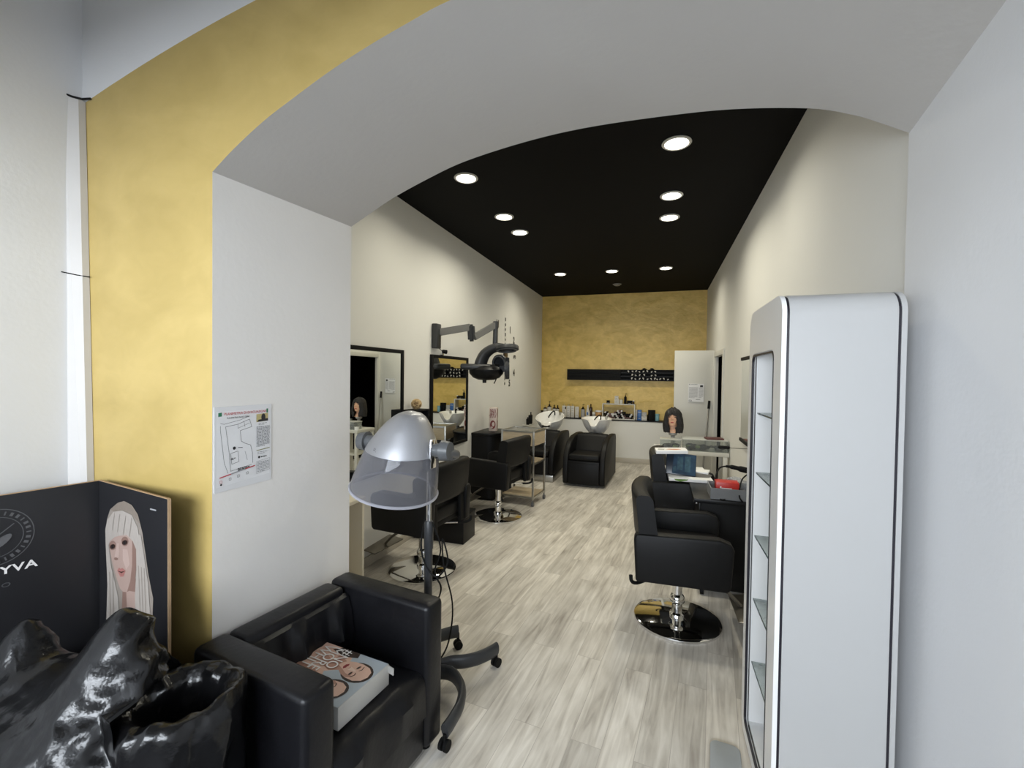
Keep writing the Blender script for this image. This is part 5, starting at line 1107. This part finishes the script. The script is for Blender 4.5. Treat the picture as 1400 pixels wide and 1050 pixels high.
# white table with clear boxes
t = thing('white_table', 'white side table at the right wall carrying clear plastic boxes', 'table', (0.36, 5.80, -0.037))
b = B(); box(b, (0, 0, 0.715), (0.82, 0.42, 0.045), bev=0.003); obj('table_top', b, WHITEF, t)
for sx in (-0.38, 0.37):
    for sy in (-0.185, 0.185):
        b = B(); box(b, (sx, sy, 0.365), (0.045, 0.045, 0.656), bev=0.002); obj('leg', b, WHITEF, t)
b = B(); box(b, (-0.19, 0.0, 0.36), (0.33, 0.36, 0.02)); box(b, (-0.01, 0.0, 0.36), (0.02, 0.36, 0.66)); obj('shelf', b, WHITEF, t)
def clear_box(label, x, y, w, d, h, blobs, lid_h=0.012):
    t = thing('clear_storage_box', label, 'storage box', (x, y, 0.701), 0, 'clear boxes on the white table')
    b = B()
    for c, s in (((0, 0, 0.002), (w, d, 0.004)), ((0, -d/2, h/2), (w, 0.003, h)), ((0, d/2, h/2), (w, 0.003, h)), ((-w/2, 0, h/2), (0.003, d, h)), ((w/2, 0, h/2), (0.003, d, h))): box(b, c, s)
    obj('box_walls', b, CLEARP, t)
    b = B(); box(b, (0, 0, h+lid_h/2), (w+0.014, d+0.014, lid_h), bev=0.004); obj('lid', b, glassy('clear_lid', (0.70, 0.73, 0.71), (0.72, 0.73, 0.70), 0.38, 0.25), t)
    rr = random.Random(blobs); b = B()
    for i in range(26):
        q = V(rr.uniform(-w/2+0.05, w/2-0.05), rr.uniform(-d/2+0.05, d/2-0.05), rr.uniform(0.02, h*0.42))
        nf = len(b.faces); bmesh.ops.create_icosphere(b, subdivisions=2, radius=rr.uniform(0.022, 0.034), matrix=Matrix.Translation(q) @ Matrix.Diagonal((rr.uniform(1, 1.6), 1, rr.uniform(0.6, 1), 1)))
        b.faces.ensure_lookup_table()
        for f in b.faces[nf:]: f.material_index = 1 if i % 9 == 4 else 0
    c = obj('contents', b, [mat('roller_slate', (0.03, 0.036, 0.045), 0.6, nscale=40, namt=0.4), mat('roller_green', (0.16, 0.22, 0.10), 0.6)], t); c['kind'] = 'stuff'
clear_box('small clear box of dark rollers at the left end of the white table', 0.14, 5.70, 0.23, 0.18, 0.11, 4)
clear_box('long clear box of slate rollers filling the right of the white table', 0.517, 5.74, 0.48, 0.26, 0.125, 8)
t = thing('dark_red_folder', 'dark red folder lying on the lid of the long clear box', 'folder', (0.62, 5.72, 0.839), 0.15)
b = B(); box(b, (0, 0, 0.009), (0.19, 0.14, 0.018), bev=0.003); obj('folder_body', b, mat('folder_red', (0.10, 0.028, 0.026), 0.5), t)
t = thing('tape_roll', 'small white roll on the left corner of the white table', 'roll', (-0.012, 5.63, 0.701))
b = B(); lathe(b, [(0.02, 0), (0.035, 0), (0.035, 0.045), (0.02, 0.045), (0.02, 0)], n=20); obj('roll_body', b, PAPER, t)

# ================================================================== mannequin head
t = thing('mannequin_head', 'training mannequin head with long black hair and fringe clamped to the white table', 'mannequin head', (0.172, 5.905, -0.037), math.radians(-8))
b = B(); cyl(b, (0, 0, 0.74), (0, 0, 0.925), 0.024); box(b, (0, 0, 0.752), (0.07, 0.09, 0.03), bev=0.005); lathe(b, [(0.024, 0.87), (0.05, 0.885), (0.05, 0.925), (0.001, 0.925)], n=20); obj('clamp', b, mat('clamp_grey', (0.30, 0.29, 0.27), 0.45), t)
Hc = 1.085
b = B(); rings = []
def gsn(x, s): return math.exp(-(x*x)/(s*s))
zs = [-0.175, -0.165, -0.15, -0.135, -0.12, -0.105, -0.09] + [-0.085+0.0075*i for i in range(27)]
NN = 56
for z in zs:
    r = []
    if z < -0.087:
        u = (z+0.175)/0.088; a = 0.040*(1-u)**2.2+0.046; f = 0.035*(1-u)**2+0.040; bk = 0.05; cy = 0.018
    else:
        v = (z+0.087)/(0.118+0.087)
        a = 0.072*math.sqrt(max(0.0, 1-((z-0.02)/0.1)**2)) if z > 0.02 else 0.072 - 0.026*((0.02-z)/0.107)**1.6
        f = 0.088*math.sqrt(max(0.0, 1-((z-0.01)/0.108)**2)) if z > 0.01 else 0.088 - 0.010*((0.01-z)/0.097)**2
        bk = 0.095*math.sqrt(max(0.0, 1-((z-0.025)/0.095)**2)) if z > 0.025 else 0.095-0.045*((0.025-z)/0.112)
        cy = 0.0
    a, f, bk = max(a, 0.002), max(f, 0.002), max(bk, 0.002)
    for i in range(NN):
        th = 2*PI*i/NN; s, c = math.sin(th), math.cos(th)      # th = 0 faces -y
        x = a*s; y = cy - f*c if c > 0 else cy - bk*c
        if z > -0.09:
            d = abs(th) if th < PI else 2*PI-th
            y -= 0.024*gsn(d, 0.17)*gsn(z+0.012-0.012, 0.016) + 0.014*gsn(d, 0.11)*gsn(z-0.020, 0.02) if d < 0.7 else 0
            y -= 0.007*gsn(d, 0.26)*gsn(z+0.043, 0.010); y += 0.004*gsn(d, 0.2)*gsn(z+0.056, 0.006)
            y -= 0.006*gsn(d, 0.25)*gsn(z+0.076, 0.012)
            for sd in (-1, 1): y += 0.009*gsn((th if th < PI else th-2*PI)-sd*0.42, 0.2)*gsn(z-0.022, 0.012)
        r.append(V(x, y, Hc+z))
    rings.append(r)
loft(b, rings); obj('head', b, SKIN, t, angle=80)
b = B()
for sd in (-1, 1):
    bmesh.ops.create_icosphere(b, subdivisions=2, radius=0.011, matrix=Matrix.Translation((sd*0.031, -0.071, Hc+0.021)) @ Matrix.Diagonal((1.5, 0.7, 0.6, 1)))
    tube(b, [(sd*0.014, -0.084, Hc+0.038), (sd*0.032, -0.081, Hc+0.044), (sd*0.050, -0.066, Hc+0.038)], 0.0032, 6)
obj('eyes', b, PB, t)
b = B(); bmesh.ops.create_icosphere(b, subdivisions=2, radius=0.012, matrix=Matrix.Translation((0, -0.091, Hc-0.043)) @ Matrix.Diagonal((1.6, 0.5, 0.62, 1))); obj('lips', b, LIPS, t)
# hair: cap with a fringe, side curtains open at the face, ragged ends on the shoulders
b = B(); nz_, nt_ = 34, 72
rows = []
for k in range(nz_+1):
    v = k/nz_; row = []
    for i in range(nt_+1):
        u = i/nt_*2-1                    # -1..1 around, 0 = back of the head
        dface = PI*(1-abs(u))
        zt = 0.132 - 0.305*v
        # opening at the face grows below the fringe
        op = 0.0 if zt > 0.052 else (0.50+0.10*noise.noise(V(zt*30, 0, 2)))*min(1, (0.052-zt)/0.02)
        if zt < -0.06: op = op*(1-0.35*min(1, (-0.06-zt)/0.08)) 
        th = PI + u*(PI-op)
        if zt > 0.03: q = math.sqrt(max(0, 1-((zt-0.03)/0.1025)**2)); rx, fr_, bk = 0.100*q, 0.107*q, 0.118*q
        else:
            q = (0.03-zt)/0.2; rx = 0.100+0.020*math.sin(q*2.6); fr_ = 0.107-0.015*q; bk = 0.118-0.02*q
        wv = 0.006*noise.noise(V(th*5, zt*14, 1))+0.004*math.sin(th*26+zt*40)
        s, c = math.sin(th), math.cos(th)
        zz = zt + 0.014*noise.noise(V(th*4, 1, 3))*max(0, v-0.7)*3
        row.append(b.verts.new((rx*s*(1+wv*8), (-fr_*c if c > 0 else -bk*c)+wv + 0.01, Hc+zz)))
    rows.append(row)
for r0, r1 in zip(rows[:-1], rows[1:]):
    for i in range(nt_): b.faces.new((r0[i], r0[i+1], r1[i+1], r1[i]))
hr = obj('hair', b, HAIR, t, angle=80); so = hr.modifiers.new('thick', 'SOLIDIFY'); so.thickness = 0.016; so.offset = -1

# ================================================================== broom and notice by the door
t = thing('broom', 'broom with grey handle leaning against the white door leaf', 'broom', (0.60, 6.93, 0))
b = B(); cyl(b, (0.0, 0.0, 0.08), (0.108, 0.29, 1.20), 0.011); obj('handle', b, STEEL, t)
b = B(); cyl(b, (0.098, 0.264, 1.10), (0.109, 0.293, 1.215), 0.017); obj('grip', b, BLACKM, t)
b = B(); box(b, (0, 0, 0.075), (0.20, 0.05, 0.03), bev=0.006); box(b, (0, 0, 0.032), (0.21, 0.045, 0.062), bev=0.004); obj('brush_head', b, BLACKM, t)
t = thing('door_notice', 'white printed notice sheet stuck on the open white door leaf', 'notice', (0.525, 7.2455, 1.33))
P = Print(0.0002); P.shape([(-0.108, -0.135), (0.108, -0.135), (0.108, 0.135), (-0.108, 0.135)], PAPER)
P.shape([(0.055, 0.085), (0.095, 0.085), (0.095, 0.115), (0.055, 0.115)], INK); line(P, [(-0.1, 0.125), (-0.085, 0.125)], 0.008, INK); sheet_text(P, -0.075, 0.122, 0.15, 1, 0.01, INK, 0.005, 21)
sheet_text(P, -0.095, 0.075, 0.12, 12, 0.014, GREYP, 0.006, 22); sheet_text(P, 0.04, 0.07, 0.06, 11, 0.014, GREYP, 0.006, 23); line(P, [(-0.095, -0.11), (-0.06, -0.11), (-0.06, -0.125), (-0.095, -0.125), (-0.095, -0.11)], 0.004, INK); line(P, [(0.0, -0.10), (0.06, -0.098)], 0.006, INK)
P.build('notice_print', t, (0, 0, 0), (PI/2, 0, math.radians(-1)))
t = thing('grey_locker', 'dark grey locker standing in the unlit storeroom behind the doorway', 'locker', (1.75, 6.95, 0.011))
b = B(); box(b, (0, 0, 0.75), (0.4, 0.6, 1.5), bev=0.01); obj('body', b, mat('locker_grey', (0.10, 0.105, 0.11), 0.5), t)
b = B(); box(b, (-0.205, 0, 0.75), (0.012, 0.56, 1.44), bev=0.003); obj('door', b, mat('locker_grey', (0, 0, 0)), t)
